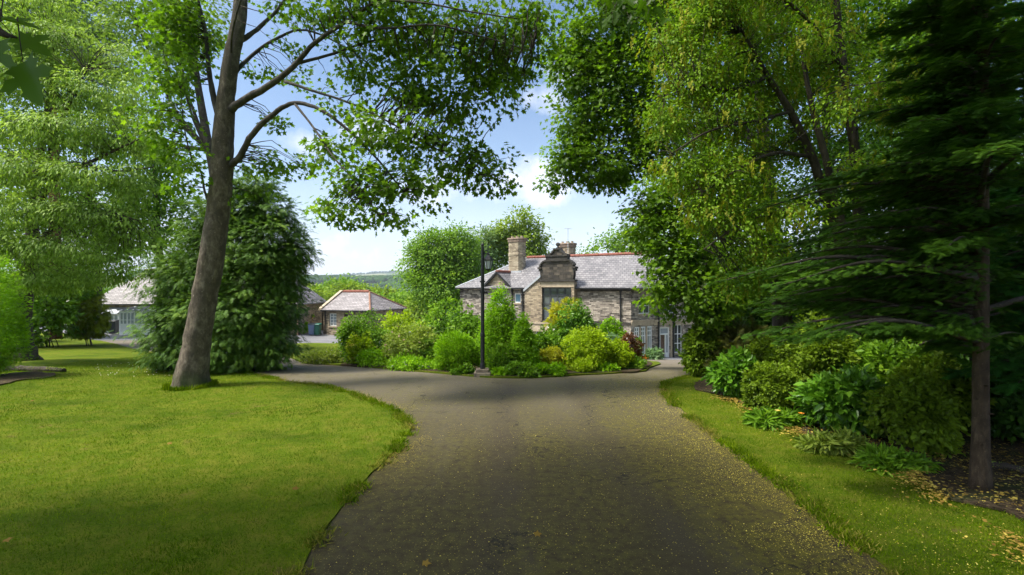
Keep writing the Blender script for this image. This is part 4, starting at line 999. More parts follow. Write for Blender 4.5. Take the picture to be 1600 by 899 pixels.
# taller broadleaf trees behind the left lawn
def broad(name, label, px, Y, base_py, puffs, leaf, size, n, per, mat, bark, seed, group=None, trunk_r=.25, top=None, cr=.5, tmpl=None, droop=.3, inner=.35, tw=.15):
    x = (px - 800) / F * Y; zb = gz(x, Y)
    cz = max(p[0][2] for p in puffs)
    mean = np.mean([p[0] for p in puffs], axis=0)
    rng0 = np.random.default_rng(seed)
    pts = [np.array([x, Y, zb - .1]), np.array([x + .1, Y, zb + (cz - zb) * .35]), np.array([x * .7 + mean[0] * .3, Y * .8 + mean[1] * .2, zb + (cz - zb) * .65]), np.array([x * .4 + mean[0] * .6, Y * .5 + mean[1] * .5, cz])]
    limbs = []
    for p in puffs[:8]:
        a = pts[1] * (1 - .5) + pts[2] * .5
        limbs.append(([a, a * .5 + p[0] * .5 + np.array([0, 0, -.15 * abs(p[0][2] - a[2])]), p[0]], [trunk_r * .45, trunk_r * .25, trunk_r * .08]))
    root, sk, rng = tree(name, label, 'tree', (x, Y, zb), [(pts, [trunk_r * 1.2, trunk_r, trunk_r * .7, trunk_r * .2])], [], bark, group, seed)
    _, s2 = limb_mesh('limb', limbs, M[bark], root, root.location, rng, 6, .1)
    fo = Foliage()
    cl = leafy(fo, puffs, n, per, cr, size, leaf, rng, 0, droop, .7, .6, inner, .55, .22, zfun(.1))
    if tw: twigs(fo, cl, np.concatenate([sk, s2]), rng, 1, .012, tw)
    fo.build('crown', [M[mat], M[bark]], root, root.location)
    return root
GLb = 'broadleaf trees behind the left lawn'
broad('lime_tree', 'tall broadleaf tree with rusty seed clusters behind the sycamore trunk', 338, 27, 520, [pf(215, 40, 27, 70, 45), pf(270, 60, 27, 60, 50), pf(250, 130, 27, 50, 40), pf(200, 0, 27, 60, 40), pf(300, 10, 27, 60, 60), pf(250, -80, 27, 120, 70), pf(230, 210, 27, 50, 45)], OVATE, .2, 900, 14, 'cherry_leaf', 'bark_dark', 104, GLb)
broad('lime_tree', 'mid green tree closing the gap between cherry and conifer', 250, 33, 520, [pf(225, 300, 33, 50, 40), pf(260, 350, 33, 40, 40), pf(200, 360, 33, 50, 45), pf(250, 250, 33, 45, 35)], OVATE, .22, 650, 14, 'mid_leaf', 'bark_dark', 105, GLb)
broad('lime_tree', 'dark tree at the far left behind the cherry', -40, 28, 520, [pf(-40, 200, 28, 120, 90), pf(-60, 350, 28, 110, 90), pf(20, 60, 28, 110, 80), pf(60, 420, 29, 70, 60), pf(-20, -60, 28, 150, 90)], OVATE, .22, 1400, 14, 'mid_leaf', 'bark_dark', 106, GLb)
broad('lime_tree', 'shady tree filling the view between the pine and the golden yew', 150, 40, 520, [pf(110, 400, 40, 60, 50), pf(150, 330, 40, 60, 60), pf(90, 300, 40, 70, 70), pf(60, 440, 40, 50, 40), pf(150, 180, 41, 80, 80)], OVATE, .26, 1300, 14, 'mid_leaf', 'bark_dark', 107, GLb)

# the broad cypress behind the sycamore trunk
b = hit(335, 588); Yv = b[1] + 1.6
x = (350 - 800) / F * Yv
T1 = ([np.array([x, Yv, gz(x, Yv) - .1]), np.array([x + .05, Yv, 2]), np.array([x + .3, Yv, 4.6])], [.22, .16, .04])
T2 = ([np.array([x + .6, Yv, gz(x, Yv) - .1]), np.array([x + .9, Yv, 2.2]), np.array([x + 1.1, Yv, 5.4])], [.2, .14, .04])
root, sk, rng = tree('cypress_tree', 'broad dark green cypress standing behind the sycamore trunk', 'tree', (x, Yv, gz(x, Yv)), [T1, T2], [], 'bark_brown', seed=108)
fo = Foliage()
puffs = [pf(360, 500, Yv, 100, 85), pf(300, 520, Yv, 60, 70), pf(405, 470, Yv, 68, 100), pf(385, 545, Yv - .3, 60, 50), pf(425, 385, Yv, 58, 55), pf(300, 430, Yv, 62, 55), pf(355, 390, Yv, 60, 60), pf(420, 330, Yv, 42, 32), pf(372, 330, Yv, 44, 38), pf(330, 345, Yv + .3, 40, 45),
         pf(284, 480, Yv, 42, 60), pf(455, 395, Yv, 36, 26), pf(442, 440, Yv, 35, 40), pf(395, 290, Yv, 35, 20), pf(278, 550, Yv - .2, 42, 38), pf(280, 425, Yv + .5, 32, 28), pf(330, 560, Yv - .5, 60, 30)]
cl = leafy(fo, puffs, 2000, 11, .25, .2, SPRAY, rng, 0, .6, .8, .5, .45, .5, .3, zfun(.06), 1.0)
leafy(fo, [(c_, r_ * np.array([.8, .8, .85]) if False else (r_[0] * .8, r_[1] * .8, r_[2] * .85), w_) for c_, r_, w_ in puffs], 1300, 8, .25, .3, SPRAY, rng, 0, .4, .8, .7, .3, .6, .2, zfun(.06), .9)
cl2 = leafy(fo, puffs, 1500, 9, .2, .15, SPRAY, rng, 0, .25, .9, .6, .85, .5, .35, zfun(.06), 1.0)
twigs(fo, cl, sk, rng, 1, .012, .12)
fo.build('crown', [M['conifer_leaf'], M['bark_brown']], root, root.location)

# ---- right side trees
def base_at(px, py): 
    q_ = hit(px, py); return np.array([q_[0], q_[1], gz(q_[0], q_[1])])
Ys = 17.0
bx = (1225 - 800) / F * Ys
T1 = ([np.array([bx, Ys, gz(bx, Ys) - .1]), np.array([bx - .1, Ys, 2.5]), np.array([bx - .5, Ys, 5.5]), np.array([bx - .8, Ys, 9.0]), np.array([bx - 1.2, Ys, 12.5])], [.34, .28, .23, .17, .06])
LL = []
for e in [(930, 110, 17), (900, 230, 17), (1000, 330, 15.8), (1060, 430, 15.2), (960, 30, 17), (1110, 480, 15)]:
    e_ = P(*e); a = T1[0][1] * .6 + T1[0][2] * .4 if e[1] > 200 else T1[0][2] * .6 + T1[0][3] * .4
    LL.append(([a, a * .55 + e_ * .45 + np.array([0, 0, .7]), e_], [.12, .07, .02]))
root, sk, rng = tree('sycamore_tree', 'large sycamore with drooping boughs at the right in front of the house', 'tree', (bx, Ys, gz(bx, Ys)), [T1], LL, 'bark_dark', seed=109, flare=True)
fo = Foliage()
puffs = [pf(935, 60, Ys, 65, 50), pf(900, 110, Ys, 45, 45), pf(960, 140, Ys, 80, 60), pf(915, 190, Ys, 55, 40), pf(890, 250, Ys, 38, 38), pf(950, 260, Ys, 65, 42), pf(1010, 200, Ys, 70, 70), pf(1020, 60, Ys, 80, 60), pf(868, 285, Ys, 18, 14), pf(880, 70, Ys, 30, 35),
         pf(1040, 320, Ys - 1, 70, 45), pf(1016, 365, Ys - 1.2, 45, 38), pf(1060, 400, Ys - 1.5, 65, 42), pf(1046, 436, Ys - 1.8, 46, 28), pf(1100, 460, Ys - 1.8, 70, 40), pf(1104, 500, Ys - 1.9, 38, 26), pf(1150, 400, Ys - 1, 80, 70), pf(1130, 300, Ys, 80, 60), pf(1034, 462, Ys - 1.8, 22, 18), pf(1100, 540, Ys - 1.8, 24, 28),
         pf(1000, -60, Ys, 150, 60, .7), pf(1120, -80, Ys, 160, 90, .7)]
cl = leafy(fo, puffs, 3300, 16, .32, .14, MAPLE, rng, 0, .35, .75, .6, .2, .5, .25, out=.55)
twigs(fo, cl, sk, rng, 1, .012, .3)
fo.build('crown', [M['sycamore_leaf'], M['bark_dark']], root, root.location)

# laburnum with hanging faded blossom
Yl = 12.5
bx = (1335 - 800) / F * Yl; zb = gz(bx, Yl)
def stem(pts, r): return ([np.array([bx, Yl, zb - .1])] + PP(pts), r)
T1 = stem([(1330, 520, Yl), (1312, 380, Yl), (1290, 310, Yl - .1), (1268, 245, Yl - .2), (1235, 175, Yl - .3), (1200, 120, Yl - .4), (1160, 50, Yl - .6)], [.16, .14, .12, .11, .10, .085, .06, .03])
T2 = stem([(1345, 500, Yl + .2), (1342, 330, Yl + .3), (1332, 210, Yl + .3), (1318, 110, Yl + .3), (1308, 20, Yl + .3), (1300, -80, Yl + .3)], [.15, .14, .13, .12, .1, .08, .05])
T3 = stem([(1338, 450, Yl - .1), (1310, 330, Yl - .3), (1288, 240, Yl - .5), (1265, 150, Yl - .6), (1250, 60, Yl - .6)], [.12, .1, .09, .075, .06, .03])
LL = [(PP([(1200, 120, Yl - .4), (1150, 140, Yl - .8), (1090, 135, Yl - 1), (1040, 150, Yl - 1.1)]), [.05, .04, .03, .012]),
      (PP([(1268, 245, Yl - .2), (1210, 240, Yl - .8), (1160, 262, Yl - 1.2), (1100, 300, Yl - 1.5)]), [.05, .04, .03, .012]),
      (PP([(1290, 310, Yl - .1), (1230, 330, Yl - .8), (1160, 350, Yl - 1.3), (1100, 390, Yl - 1.6)]), [.05, .04, .03, .012]),
      (PP([(1318, 110, Yl + .3), (1270, 40, Yl), (1210, -10, Yl - .3), (1150, -30, Yl - .5)]), [.06, .05, .03, .012]),
      (PP([(1235, 175, Yl - .3), (1180, 190, Yl - .9), (1110, 205, Yl - 1.3), (1050, 240, Yl - 1.5)]), [.045, .035, .025, .01])]
root, sk, rng = tree('laburnum_tree', 'leaning laburnum with several stems and hanging faded yellow blossom', 'tree', (bx, Yl, zb), [T1, T2, T3], LL, 'bark_dark', seed=110)
fo = Foliage()
Yk = Yl - .7
puffs = [pf(1060, 60, Yk, 60, 40), pf(1090, 120, Yk, 75, 42), pf(1040, 190, Yk - .2, 45, 42), pf(1130, 190, Yk, 75, 42), pf(1170, 100, Yk, 75, 50), pf(1060, 270, Yk - .3, 48, 36), pf(1130, 280, Yk - .4, 70, 40), pf(1200, 230, Yk, 60, 50), pf(1240, 120, Yk + .2, 60, 50), pf(1160, 345, Yk - .5, 70, 30), pf(1100, 330, Yk - .6, 45, 28),
         pf(1220, 310, Yk, 55, 32), pf(1280, 200, Yk + .4, 50, 50), pf(1290, 80, Yk + .5, 60, 60), pf(1210, 30, Yk, 80, 42), pf(1110, 20, Yk, 70, 40), pf(1180, 400, Yk - .3, 55, 24), pf(1160, 440, Yk - .2, 42, 22), pf(1340, 60, Yk + 1, 60, 70), pf(1130, -50, Yk, 120, 45), pf(1280, -60, Yk, 130, 60), pf(1310, 160, Yl - 1.6, 36, 45, .8), pf(1350, 270, Yl - 1.4, 40, 40, .8), pf(1270, 60, Yl - 1.5, 50, 30, .8), pf(1390, 150, Yl - 1.2, 40, 60), pf(1250, 330, Yl - 1.5, 40, 30, .8)]
puffs = [(c_ + np.array([.0, .9 if (c_[0] > 5.4 and c_[1] > 11.5) else 0.0, 0]), r_, w_ * (.85 if c_[0] > 5.4 else 1)) for c_, r_, w_ in puffs]
cl = leafy(fo, puffs, 3200, 15, .24, .075, OVATE, rng, 0, .5, .7, .6, .15, .6, .3, out=.5)
pos, oo = clumps(puffs, 2800, rng, .25, .3)
d = rng.normal(0, .18, pos.shape); d[:, 2] = -1
fo.add(RACEME, pos, d, rng.normal(0, 1, pos.shape), .16 + .12 * rng.random(len(pos)), rng, 2)
twigs(fo, cl, sk, rng, 1, .010, .3)
fo.build('crown', [M['laburnum_leaf'], M['bark_dark'], M['laburnum_bloom']], root, root.location)

# layered hemlock: slim bare trunk at the right, flat boughs
def layered(name, label, x, y, trunk_r, ztop, z0, n_b, lmin, lmax, mat, bark, seed, spray=.42, lean=0.0, zs=.0, bias=None, per=34, knots=True, prof=None):
    rng = np.random.default_rng(seed); zb = gz(x, y)
    pts = [np.array([x, y, zb - .1]), np.array([x + lean * .3, y, zb + 1.5]), np.array([x + lean * .6, y, 4.0]), np.array([x + lean, y, ztop])]
    root = empty(name, (x, y, zb), label, 'tree')
    o_, sk = limb_mesh('trunk', [(pts, [trunk_r * 1.12, trunk_r, trunk_r * .8, trunk_r * .15])], M[bark], root, root.location, rng, 16, .01, True)
    if knots:
        for (h, a) in [(1.15, 3.6), (.62, 4.2), (1.32, 4.6), (.98, 5.2)]:
            c = np.array([x + trunk_r * .95 * math.cos(a), y + trunk_r * .95 * math.sin(a), zb + h]); e = c + np.array([math.cos(a), math.sin(a), .15]) * .06
            limb_mesh('branch_stub', [([c, (c + e) / 2, e], [.012, .010, .006])], M[bark], root, root.location, rng, 6, 0)
    fo = Foliage(); limbs = []
    for i in range(n_b):
        t = (i + rng.random()) / n_b
        z = z0 + (ztop - z0) * t ** 1.05
        a = rng.random() * 2 * math.pi
        if bias is not None and rng.random() < .55: a = bias + rng.normal(0, .7)
        ln = (lmin + (lmax - lmin) * rng.random()) * (1 - .72 * t) * (1.0 if prof is None else float(np.interp(z, prof[0], prof[1])))
        if prof is not None and rng.random() < .34: ln *= .42
        if prof is not None and z < 2.9 and math.sin(a) < -.25: a = -a      # no low bough towards the verge
        dr = np.array([math.cos(a), math.sin(a), 0])
        s0 = np.array([x + lean * t, y, z])
        e = s0 + dr * ln + np.array([0, 0, .05 * ln - .10 * ln * rng.random() - zs])
        m_ = s0 * .5 + e * .5 + np.array([0, 0, .10 * ln])
        p, r_ = smooth_path([s0, m_, e], [.012 + .012 * ln, .010 + .006 * ln, .004], 6, .1, rng)
        limbs.append(([s0, m_, e], [.012 + .010 * ln, .009 + .005 * ln, .004]))
        k_ = int(per * (.5 + ln / lmax))
        tt = .03 + .97 * rng.random(k_) ** .8
        q_ = s0 * ((1 - tt) ** 2)[:, None] + 2 * (m_ + np.array([0, 0, .05 * ln])) * (tt * (1 - tt))[:, None] + e * (tt ** 2)[:, None]
        side = np.where(rng.random(k_) < .5, 1, -1)[:, None]
        perp = np.array([-dr[1], dr[0], 0])
        d = dr * .75 + perp * side * (.95 - .55 * tt)[:, None] + rng.normal(0, .16, (k_, 3)) + np.array([0, 0, -.12])
        q_ = q_ + perp * side * (rng.random(k_) * .32 * ln * (1.05 - tt))[:, None] + rng.normal(0, .03, (k_, 3))
        nn = np.array([0, 0, 1.0]) + rng.normal(0, .22, (k_, 3))
        fo.add(SPRAY_FLAT, q_, d, nn, spray * (.6 + .6 * rng.random(k_)), rng, 0, np.clip(.35 * rng.random() + .65 * rng.random(k_), 0, 1))
    _, s2 = limb_mesh('limb', limbs, M['bark_dark'], root, root.location, rng, 5, .1)
    fo.build('crown', [M[mat], M[bark]], root, root.location)
    return root
hb = base_at(1531, 771)
layered('hemlock_tree', 'slim hemlock with a straight bare lower trunk in the right border', hb[0], hb[1], .08, 10.0, 1.75, 290, 1.6, 3.4, 'hemlock_leaf', 'bark_brown', 121, .135, 0.05, 0.0, math.pi, 270, True, ([1.7, 2.0, 3.6, 4.6, 10], [.75, 1, 1, .55, .5]))
layered('cypress_tree', 'dark blue-green cypress reaching in from the right edge of the photo', 8.5, 7.4, .2, 11.0, 1.4, 170, 1.2, 2.4, 'cypress_leaf', 'bark_brown', 122, .2, 0.0, .3, math.pi, 170, False)
layered('hemlock_tree', 'second hemlock in deep shade behind the slim bare trunk', 10.4, 11.5, .16, 11.0, 1.0, 150, 1.6, 3.3, 'hemlock_leaf', 'bark_brown', 123, .24, 0.0, .1, math.pi, 120, False)

GW = 'trees of the wood behind the right border'
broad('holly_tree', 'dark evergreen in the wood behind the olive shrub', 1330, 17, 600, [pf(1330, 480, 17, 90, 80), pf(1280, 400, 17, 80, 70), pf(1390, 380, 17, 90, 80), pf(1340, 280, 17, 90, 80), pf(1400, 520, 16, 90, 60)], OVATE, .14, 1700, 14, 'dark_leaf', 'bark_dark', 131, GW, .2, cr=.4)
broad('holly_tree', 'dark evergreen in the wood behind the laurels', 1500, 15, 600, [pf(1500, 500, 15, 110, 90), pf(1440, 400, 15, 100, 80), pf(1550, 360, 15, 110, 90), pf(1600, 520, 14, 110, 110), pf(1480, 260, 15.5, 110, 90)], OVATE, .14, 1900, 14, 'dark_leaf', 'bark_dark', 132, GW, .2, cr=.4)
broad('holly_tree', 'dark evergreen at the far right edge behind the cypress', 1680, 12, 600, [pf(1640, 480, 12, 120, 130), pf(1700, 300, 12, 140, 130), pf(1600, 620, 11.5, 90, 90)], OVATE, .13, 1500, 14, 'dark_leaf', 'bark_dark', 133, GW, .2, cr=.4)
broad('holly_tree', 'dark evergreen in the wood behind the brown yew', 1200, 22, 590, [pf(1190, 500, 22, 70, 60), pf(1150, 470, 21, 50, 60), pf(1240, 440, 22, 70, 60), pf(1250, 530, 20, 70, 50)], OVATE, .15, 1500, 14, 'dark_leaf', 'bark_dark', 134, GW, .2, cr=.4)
broad('beech_tree', 'tall pale trunked tree behind the laburnum reaching above the photo', 1290, 21, 590, [pf(1250, 60, 21, 110, 90), pf(1350, 120, 21, 100, 80), pf(1300, -40, 21, 160, 80), pf(1380, 0, 21, 110, 90), pf(1220, 180, 21, 90, 60), pf(1180, 0, 21, 100, 90), pf(1350, 240, 21, 80, 60)], OVATE, .17, 2100, 14, 'mid_leaf', 'bark_pale', 135, GW, .2, cr=.5)
broad('beech_tree', 'second tall tree behind the hemlock reaching above the photo', 1420, 19, 590, [pf(1440, 100, 19, 110, 80), pf(1500, 20, 19, 130, 90), pf(1400, 200, 19, 90, 70), pf(1560, 150, 19, 110, 90), pf(1460, 280, 19, 90, 60)], OVATE, .16, 1700, 14, 'mid_leaf', 'bark_dark', 136, GW, .2, cr=.5)
broad('beech_tree', 'tall tree filling the top between sycamore and beech in the wood', 1100, 26, 590, [pf(1080, 60, 26, 100, 80), pf(1130, 180, 26, 90, 80), pf(1060, 240, 26, 60, 60), pf(1180, 300, 26, 80, 70), pf(1100, -30, 26, 130, 70)], OVATE, .2, 1300, 14, 'mid_leaf', 'bark_dark', 137, GW, .36, cr=.5)

# trees beside the camera: only their nearest leaves reach into the picture, the unseen crowns are shaped to shade drive, lawn and hemlock
def near_maple(name, label, x, y, limbs_px, puffs, seed, leaf_groups, tall=9.0, size=.13, nc=700):
    rng = np.random.default_rng(seed); zb = gz(x, y)
    root = empty(name, (x, y, zb), label, 'tree')
    pts = [np.array([x, y, zb - .1]), np.array([x + .05, y, 2.5]), np.array([x, y + .1, 5.0]), np.array([x - .1, y + .2, tall])]
    _, sk = limb_mesh('trunk', [(pts, [.26, .2, .17, .06])], M['bark_grey'], root, root.location, rng, 14, .02, True)
    sks = [sk]
    for lp in limbs_px:
        _, s2 = limb_mesh('limb', [(lp, np.linspace(.045, .003, len(lp)))], M['bark_dark'], root, root.location, rng, 6, .05); sks.append(s2)
    fo = Foliage()
    if puffs:
        cl = leafy(fo, puffs, nc, 15, .4, size, MAPLE, rng, 0, .3, .75, .6, .3, .5, .22)
        twigs(fo, cl, np.concatenate(sks), rng, 1, .011, .25)
    for (p, d, n_, s) in leaf_groups:
        fo.add(MAPLE_BIG, np.array([p]), np.array([d], float), np.array([n_], float), np.array([s]), rng, 0, np.array([.0]))
        # leaf stalk
        q0 = np.array(p); v, f = tube_arrays(np.array([q0, q0 - nrm(np.array(d, float)) * .04 + np.array([0, 0, .03]), q0 - nrm(np.array(d, float)) * .07 + np.array([0, 0, .07])]), np.array([.0015, .0015, .002]), 4)
        fo.raw(v, f, 1)
    fo.build('crown', [M['sycamore_leaf'], M['bark_dark']], root, root.location)
g = [(P(36, 98, 1.45), (.35, -.15, -.8), (-.1, -1, .25), .135), (P(24, 60, 1.5), (.9, .1, -.35), (-.1, -.7, .75), .10), (P(-6, 62, 1.4), (-.2, -.1, -.9), (.2, -1, .2), .12), (P(-4, 30, 1.45), (.7, .2, .0), (0, -.5, 1), .10)]
tipL = P(-12, 40, 1.5)
near_maple('maple_tree', 'maple whose nearest leaves hang into the upper left corner', -3.6, -1.2,
           [[np.array([-3.6, -1.1, 4.6]), np.array([-2.8, .3, 4.4]), tipL + np.array([-.25, 0, .25]), tipL, P(26, 60, 1.5)]],
           [((-3.4, -.4, 8.8), (2.6, 2.0, 1.3)), ((-5.4, 2.2, 9.4), (2.3, 1.9, 1.2)), ((-2.6, 2.6, 9.2), (2.2, 1.7, 1.0)), ((-4.2, 5.2, 9.9), (2.2, 1.7, 1.0)), ((-7.6, 1.0, 9.0), (2.0, 1.8, 1.2)), ((-9.6, 3.4, 9.2), (2.2, 1.8, 1.1)), ((-7.6, 4.0, 9.8), (1.8, 1.5, .9)), ((-.8, .6, 8.8), (2.0, 1.6, 1.0))], 141, g, 9.6, .16, 1500)
gr = []
rg = np.random.default_rng(5)
for i in range(58):
    px, py = 985 + rg.normal(0, 30), 8 + abs(rg.normal(0, 20)) - (abs(rg.normal(0, 14)))
    gr.append((P(px, py, 5.2 + rg.normal(0, .25)), (rg.normal(0, .5), rg.normal(0, .5), -.7), (rg.normal(0, .4), -.6, .7), .10 + .04 * rg.random()))
near_maple('maple_tree', 'maple whose dark leaf spray hangs in at the top centre', 5.6, 1.6,
           [[np.array([5.6, 1.7, 5.6]), np.array([4.2, 3.0, 6.1]), P(1080, -70, 5.2), P(1030, -20, 5.2), P(990, 18, 5.2), P(965, 30, 5.2)]],
           [((5.6, 2.6, 9.8), (2.4, 2.2, 1.2)), ((8.4, 3.8, 10.2), (3.0, 2.8, 1.5)), ((3.0, 4.4, 9.8), (2.4, 2.0, 1.1)), ((4.4, 6.9, 10.6), (2.6, 2.0, 1.1)), ((1.6, 6.2, 10.2), (2.0, 1.7, .9)), ((6.6, 9.0, 12.2), (2.6, 2.0, 1.2)), ((3.0, 1.0, 9.8), (2.2, 1.8, 1.1))], 142, gr, 11.0, .17, 2300)

# ------------------------------------------------------------------ distant trees
GB = 'trees beyond the house'
broad('ash_tree', 'big round fresh green tree left of the house roof', 690, 62, 500, [pf(690, 400, 62, 45, 38), pf(655, 420, 62, 26, 30), pf(725, 415, 62, 30, 36), pf(690, 450, 61, 55, 32), pf(665, 385, 62, 26, 22), pf(715, 378, 62, 26, 22), pf(740, 450, 62, 25, 35)], OVATE, .32, 2200, 13, 'far_leaf', 'bark_dark', 151, GB, .4, cr=1.0)
broad('ash_tree', 'tall airy tree rising behind the left chimney', 808, 75, 500, [pf(815, 350, 75, 26, 20), pf(790, 365, 75, 25, 20), pf(835, 372, 75, 18, 22), pf(770, 385, 75, 25, 24), pf(810, 390, 75, 40, 28), pf(760, 410, 75, 25, 25), pf(840, 395, 75, 16, 12)], OVATE, .45, 900, 11, 'far_leaf_pale', 'bark_dark', 152, GB, .35, cr=1.0)
broad('birch_tree', 'thin grey-green tree behind the left end of the roof', 755, 72, 500, [pf(755, 380, 72, 18, 24), pf(748, 410, 72, 22, 30)], NARROW, .5, 330, 11, 'pine_leaf', 'bark_pale', 153, GB, .25, cr=.9)
broad('ash_tree', 'tree peeping over the right end of the roof ridge', 950, 70, 500, [pf(948, 378, 70, 22, 16), pf(975, 385, 70, 28, 22), pf(920, 395, 70, 22, 7), pf(1000, 390, 70, 40, 40), pf(1060, 400, 70, 60, 60)], OVATE, .4, 700, 12, 'far_leaf', 'bark_dark', 154, GB, .35, cr=.9)
GV = 'valley trees behind the bungalows'
vt = [(480, 452, 26, 16, 82, 'far_leaf_pale', 'pale tree above the stone garden wall'), (512, 462, 30, 20, 90, 'far_leaf_pale', 'pale bushy tree left of the hipped roof'), (470, 478, 26, 22, 75, 'far_leaf', 'green tree between the bungalow gable and garden wall'),
      (545, 444, 34, 12, 120, 'far_leaf_pale', 'rounded pale tree behind the hipped roof ridge'), (600, 452, 36, 13, 125, 'far_leaf_pale', 'wide pale tree right of the hipped roof ridge'), (536, 437, 20, 9, 170, 'far_leaf', 'darker domed tree further down the valley'), (635, 458, 26, 14, 110, 'far_leaf', 'green tree between hipped roof and big round tree'),
      (450, 440, 30, 16, 150, 'far_leaf', 'dark tree just right of the cypress'), (420, 445, 40, 18, 130, 'far_leaf', 'tree behind the cypress'), (575, 462, 40, 12, 100, 'far_leaf', 'low green tree directly behind the hipped roof'), (655, 470, 30, 20, 95, 'far_leaf_pale', 'pale tree right of the hipped roof below the big tree'), (500, 445, 22, 12, 190, 'far_leaf', 'distant dark tree over the garden wall')]
for i, (px, py, rx, ry, Yv, mt, lab) in enumerate(vt):
    rr = np.random.default_rng(300 + i)
    py += 11
    pu = [pf(px, py + ry * .8, Yv, rx, ry * 1.4)] + [pf(px + rr.normal(0, rx * .5), py + abs(rr.normal(0, ry * .5)), Yv + rr.normal(0, 1), rx * .5, ry * .7) for _ in range(4)]
    broad('valley_tree', lab, px, Yv, 520, pu, OVATE, .006 * Yv, 420, 10, mt, 'bark_dark', 300 + i, GV, .3, cr=.014 * Yv, tw=0)

# far woods as masses
def woods(n, seed, yr, cond, s0, s1, label):
    rng = np.random.default_rng(seed)
    y = rng.uniform(yr[0], yr[1], n * 4); x = rng.uniform(-.75, .55, n * 4) * y
    k = cond(x, y); x, y = x[k][:n], y[k][:n]
    z = ground_z(x, y) - .3
    s = s0 + (s1 - s0) * rng.random(len(x))
    ico = _ICO
    fo = Foliage(); p = np.stack([x, y, z + s * .55], 1)
    d = np.tile([0, 0, 1.0], (len(x), 1)) + rng.normal(0, .15, p.shape); nn = rng.normal(0, 1, p.shape)
    fo.add(ico, p, d, nn, s, rng)
    return tag(fo.build('woodland', [M['woods']]), label, 'woods', kind='stuff')
def _ico():
    import bmesh
    bm = bmesh.new(); bmesh.ops.create_icosphere(bm, subdivisions=2, radius=.6)
    rr = random.Random(4)
    v = []
    for q_ in bm.verts:
        f_ = 1 + rr.uniform(-.2, .2); v.append((q_.co.x * f_, q_.co.y * f_ * .95, q_.co.z * f_))
    f = [[w.index for w in fc.verts] for fc in bm.faces]; bm.free()
    return T(v, f)
_ICO = _ico()
def wave(x, y, a, b, c): return np.sin(x * a + c) + np.sin(y * b + x * a * .6 + c * 2)
woods(1500, 401, (170, 620), lambda x, y: wave(x, y, .02, .013, 1) > -.9, 7, 13, 'dark woodland filling the valley below the bungalows')
woods(6500, 402, (900, 1600), lambda x, y: (wave(x, y, .006, .006, 2) > -.6) | (y > 1300), 10, 17, 'bluish wooded hillside across the valley')
woods(4200, 403, (2300, 4400), lambda x, y: (wave(x, y, .0026, .0035, .5) > .25) | ((y > 4100) & (x > -1900)), 12, 20, 'wood belts on the far hill ridge')

# ------------------------------------------------------------------ buildings
def wall(mb, o, d, s0, s1, z0, z1, holes=(), th=.28, m=0):
    """wall segment with rectangular openings; outer face on the line, thickness inward"""
    ss = sorted({s0, s1, *[h[0] for h in holes], *[h[1] for h in holes]}); zs = sorted({z0, z1, *[h[2] for h in holes], *[h[3] for h in holes]})
    n = (d[1], -d[0])
    def q(a, b, z): return (o[0] + d[0] * a + n[0] * b, o[1] + d[1] * a + n[1] * b, z)
    for a, b in zip(ss, ss[1:]):
        for c, e in zip(zs, zs[1:]):
            ms, mz = (a + b) / 2, (c + e) / 2
            if any(h[0] < ms < h[1] and h[2] < mz < h[3] for h in holes): continue
            mb.poly([q(a, 0, c), q(b, 0, c), q(b, 0, e), q(a, 0, e)], m)
    mb.poly([q(s0, 0, z1), q(s1, 0, z1), q(s1, -th, z1), q(s0, -th, z1)], m)
    mb.poly([q(s0, 0, z0), q(s0, 0, z1), q(s0, -th, z1), q(s0, -th, z0)], m); mb.poly([q(s1, 0, z1), q(s1, 0, z0), q(s1, -th, z0), q(s1, -th, z1)], m)
    for h in holes:
        a, b, c, e = h[:4]
        mb.poly([q(a, 0, c), q(a, 0, e), q(a, -th, e), q(a, -th, c)], m); mb.poly([q(b, 0, e), q(b, 0, c), q(b, -th, c), q(b, -th, e)], m)
        mb.poly([q(a, 0, c), q(a, -th, c), q(b, -th, c), q(b, 0, c)], m); mb.poly([q(a, 0, e), q(b, 0, e), q(b, -th, e), q(a, -th, e)], m)

def window(parent, o, d, h, cols, rows, frame='white_paint', glass='glass_dark', inset=.12, fw=.06, bw=.03, sill='ashlar', rowpos=None, colpos=None):
    a, b, c, e = h[:4]
    mb = MB(); t0, t1 = -inset - .05, -inset
    mb.obox(o, d, a, b, t0, t1, e - fw, e); mb.obox(o, d, a, b, t0, t1, c, c + fw)
    mb.obox(o, d, a, a + fw, t0, t1, c + fw, e - fw); mb.obox(o, d, b - fw, b, t0, t1, c + fw, e - fw)
    cp = colpos or [i / cols for i in range(1, cols)]; rp = rowpos or [i / rows for i in range(1, rows)]
    for f in cp:
        x = a + (b - a) * f; mb.obox(o, d, x - bw, x + bw, t0 + .006, t1 + .004, c + fw, e - fw)
    for f in rp:
        z = c + (e - c) * f; mb.obox(o, d, a + fw, b - fw, t0 + .010, t1 + .008, z - bw, z + bw)
    w = mb.build('window', M[frame], parent)
    pb = MB(); pb.obox(o, d, a + .01, b - .01, t0 - .02, t0 + .012, c + .01, e - .01); pb.build('pane', M[glass], w)
    if sill:
        sb = MB(); sb.obox(o, d, a - .08, b + .08, -inset + .01, .06, c - .12, c - .003); sb.build('sill', M[sill], w)
    return w

def downpipe(parent, p, z0, z1, r=.055, hopper=True, m='black_iron'):
    mb = MB(); mb.lathe((p[0], p[1], 0), [(r, z0), (r, z1)], 10)
    if hopper: mb.lathe((p[0], p[1], 0), [(r, z1 - .35), (r * 2.2, z1 - .1), (r * 2.2, z1)], 8)
    for z in np.arange(z0 + .5, z1 - .4, 1.4): mb.lathe((p[0], p[1], 0), [(r * 1.3, z), (r * 1.3, z + .08)], 10)
    return mb.build('downpipe', M[m], parent)

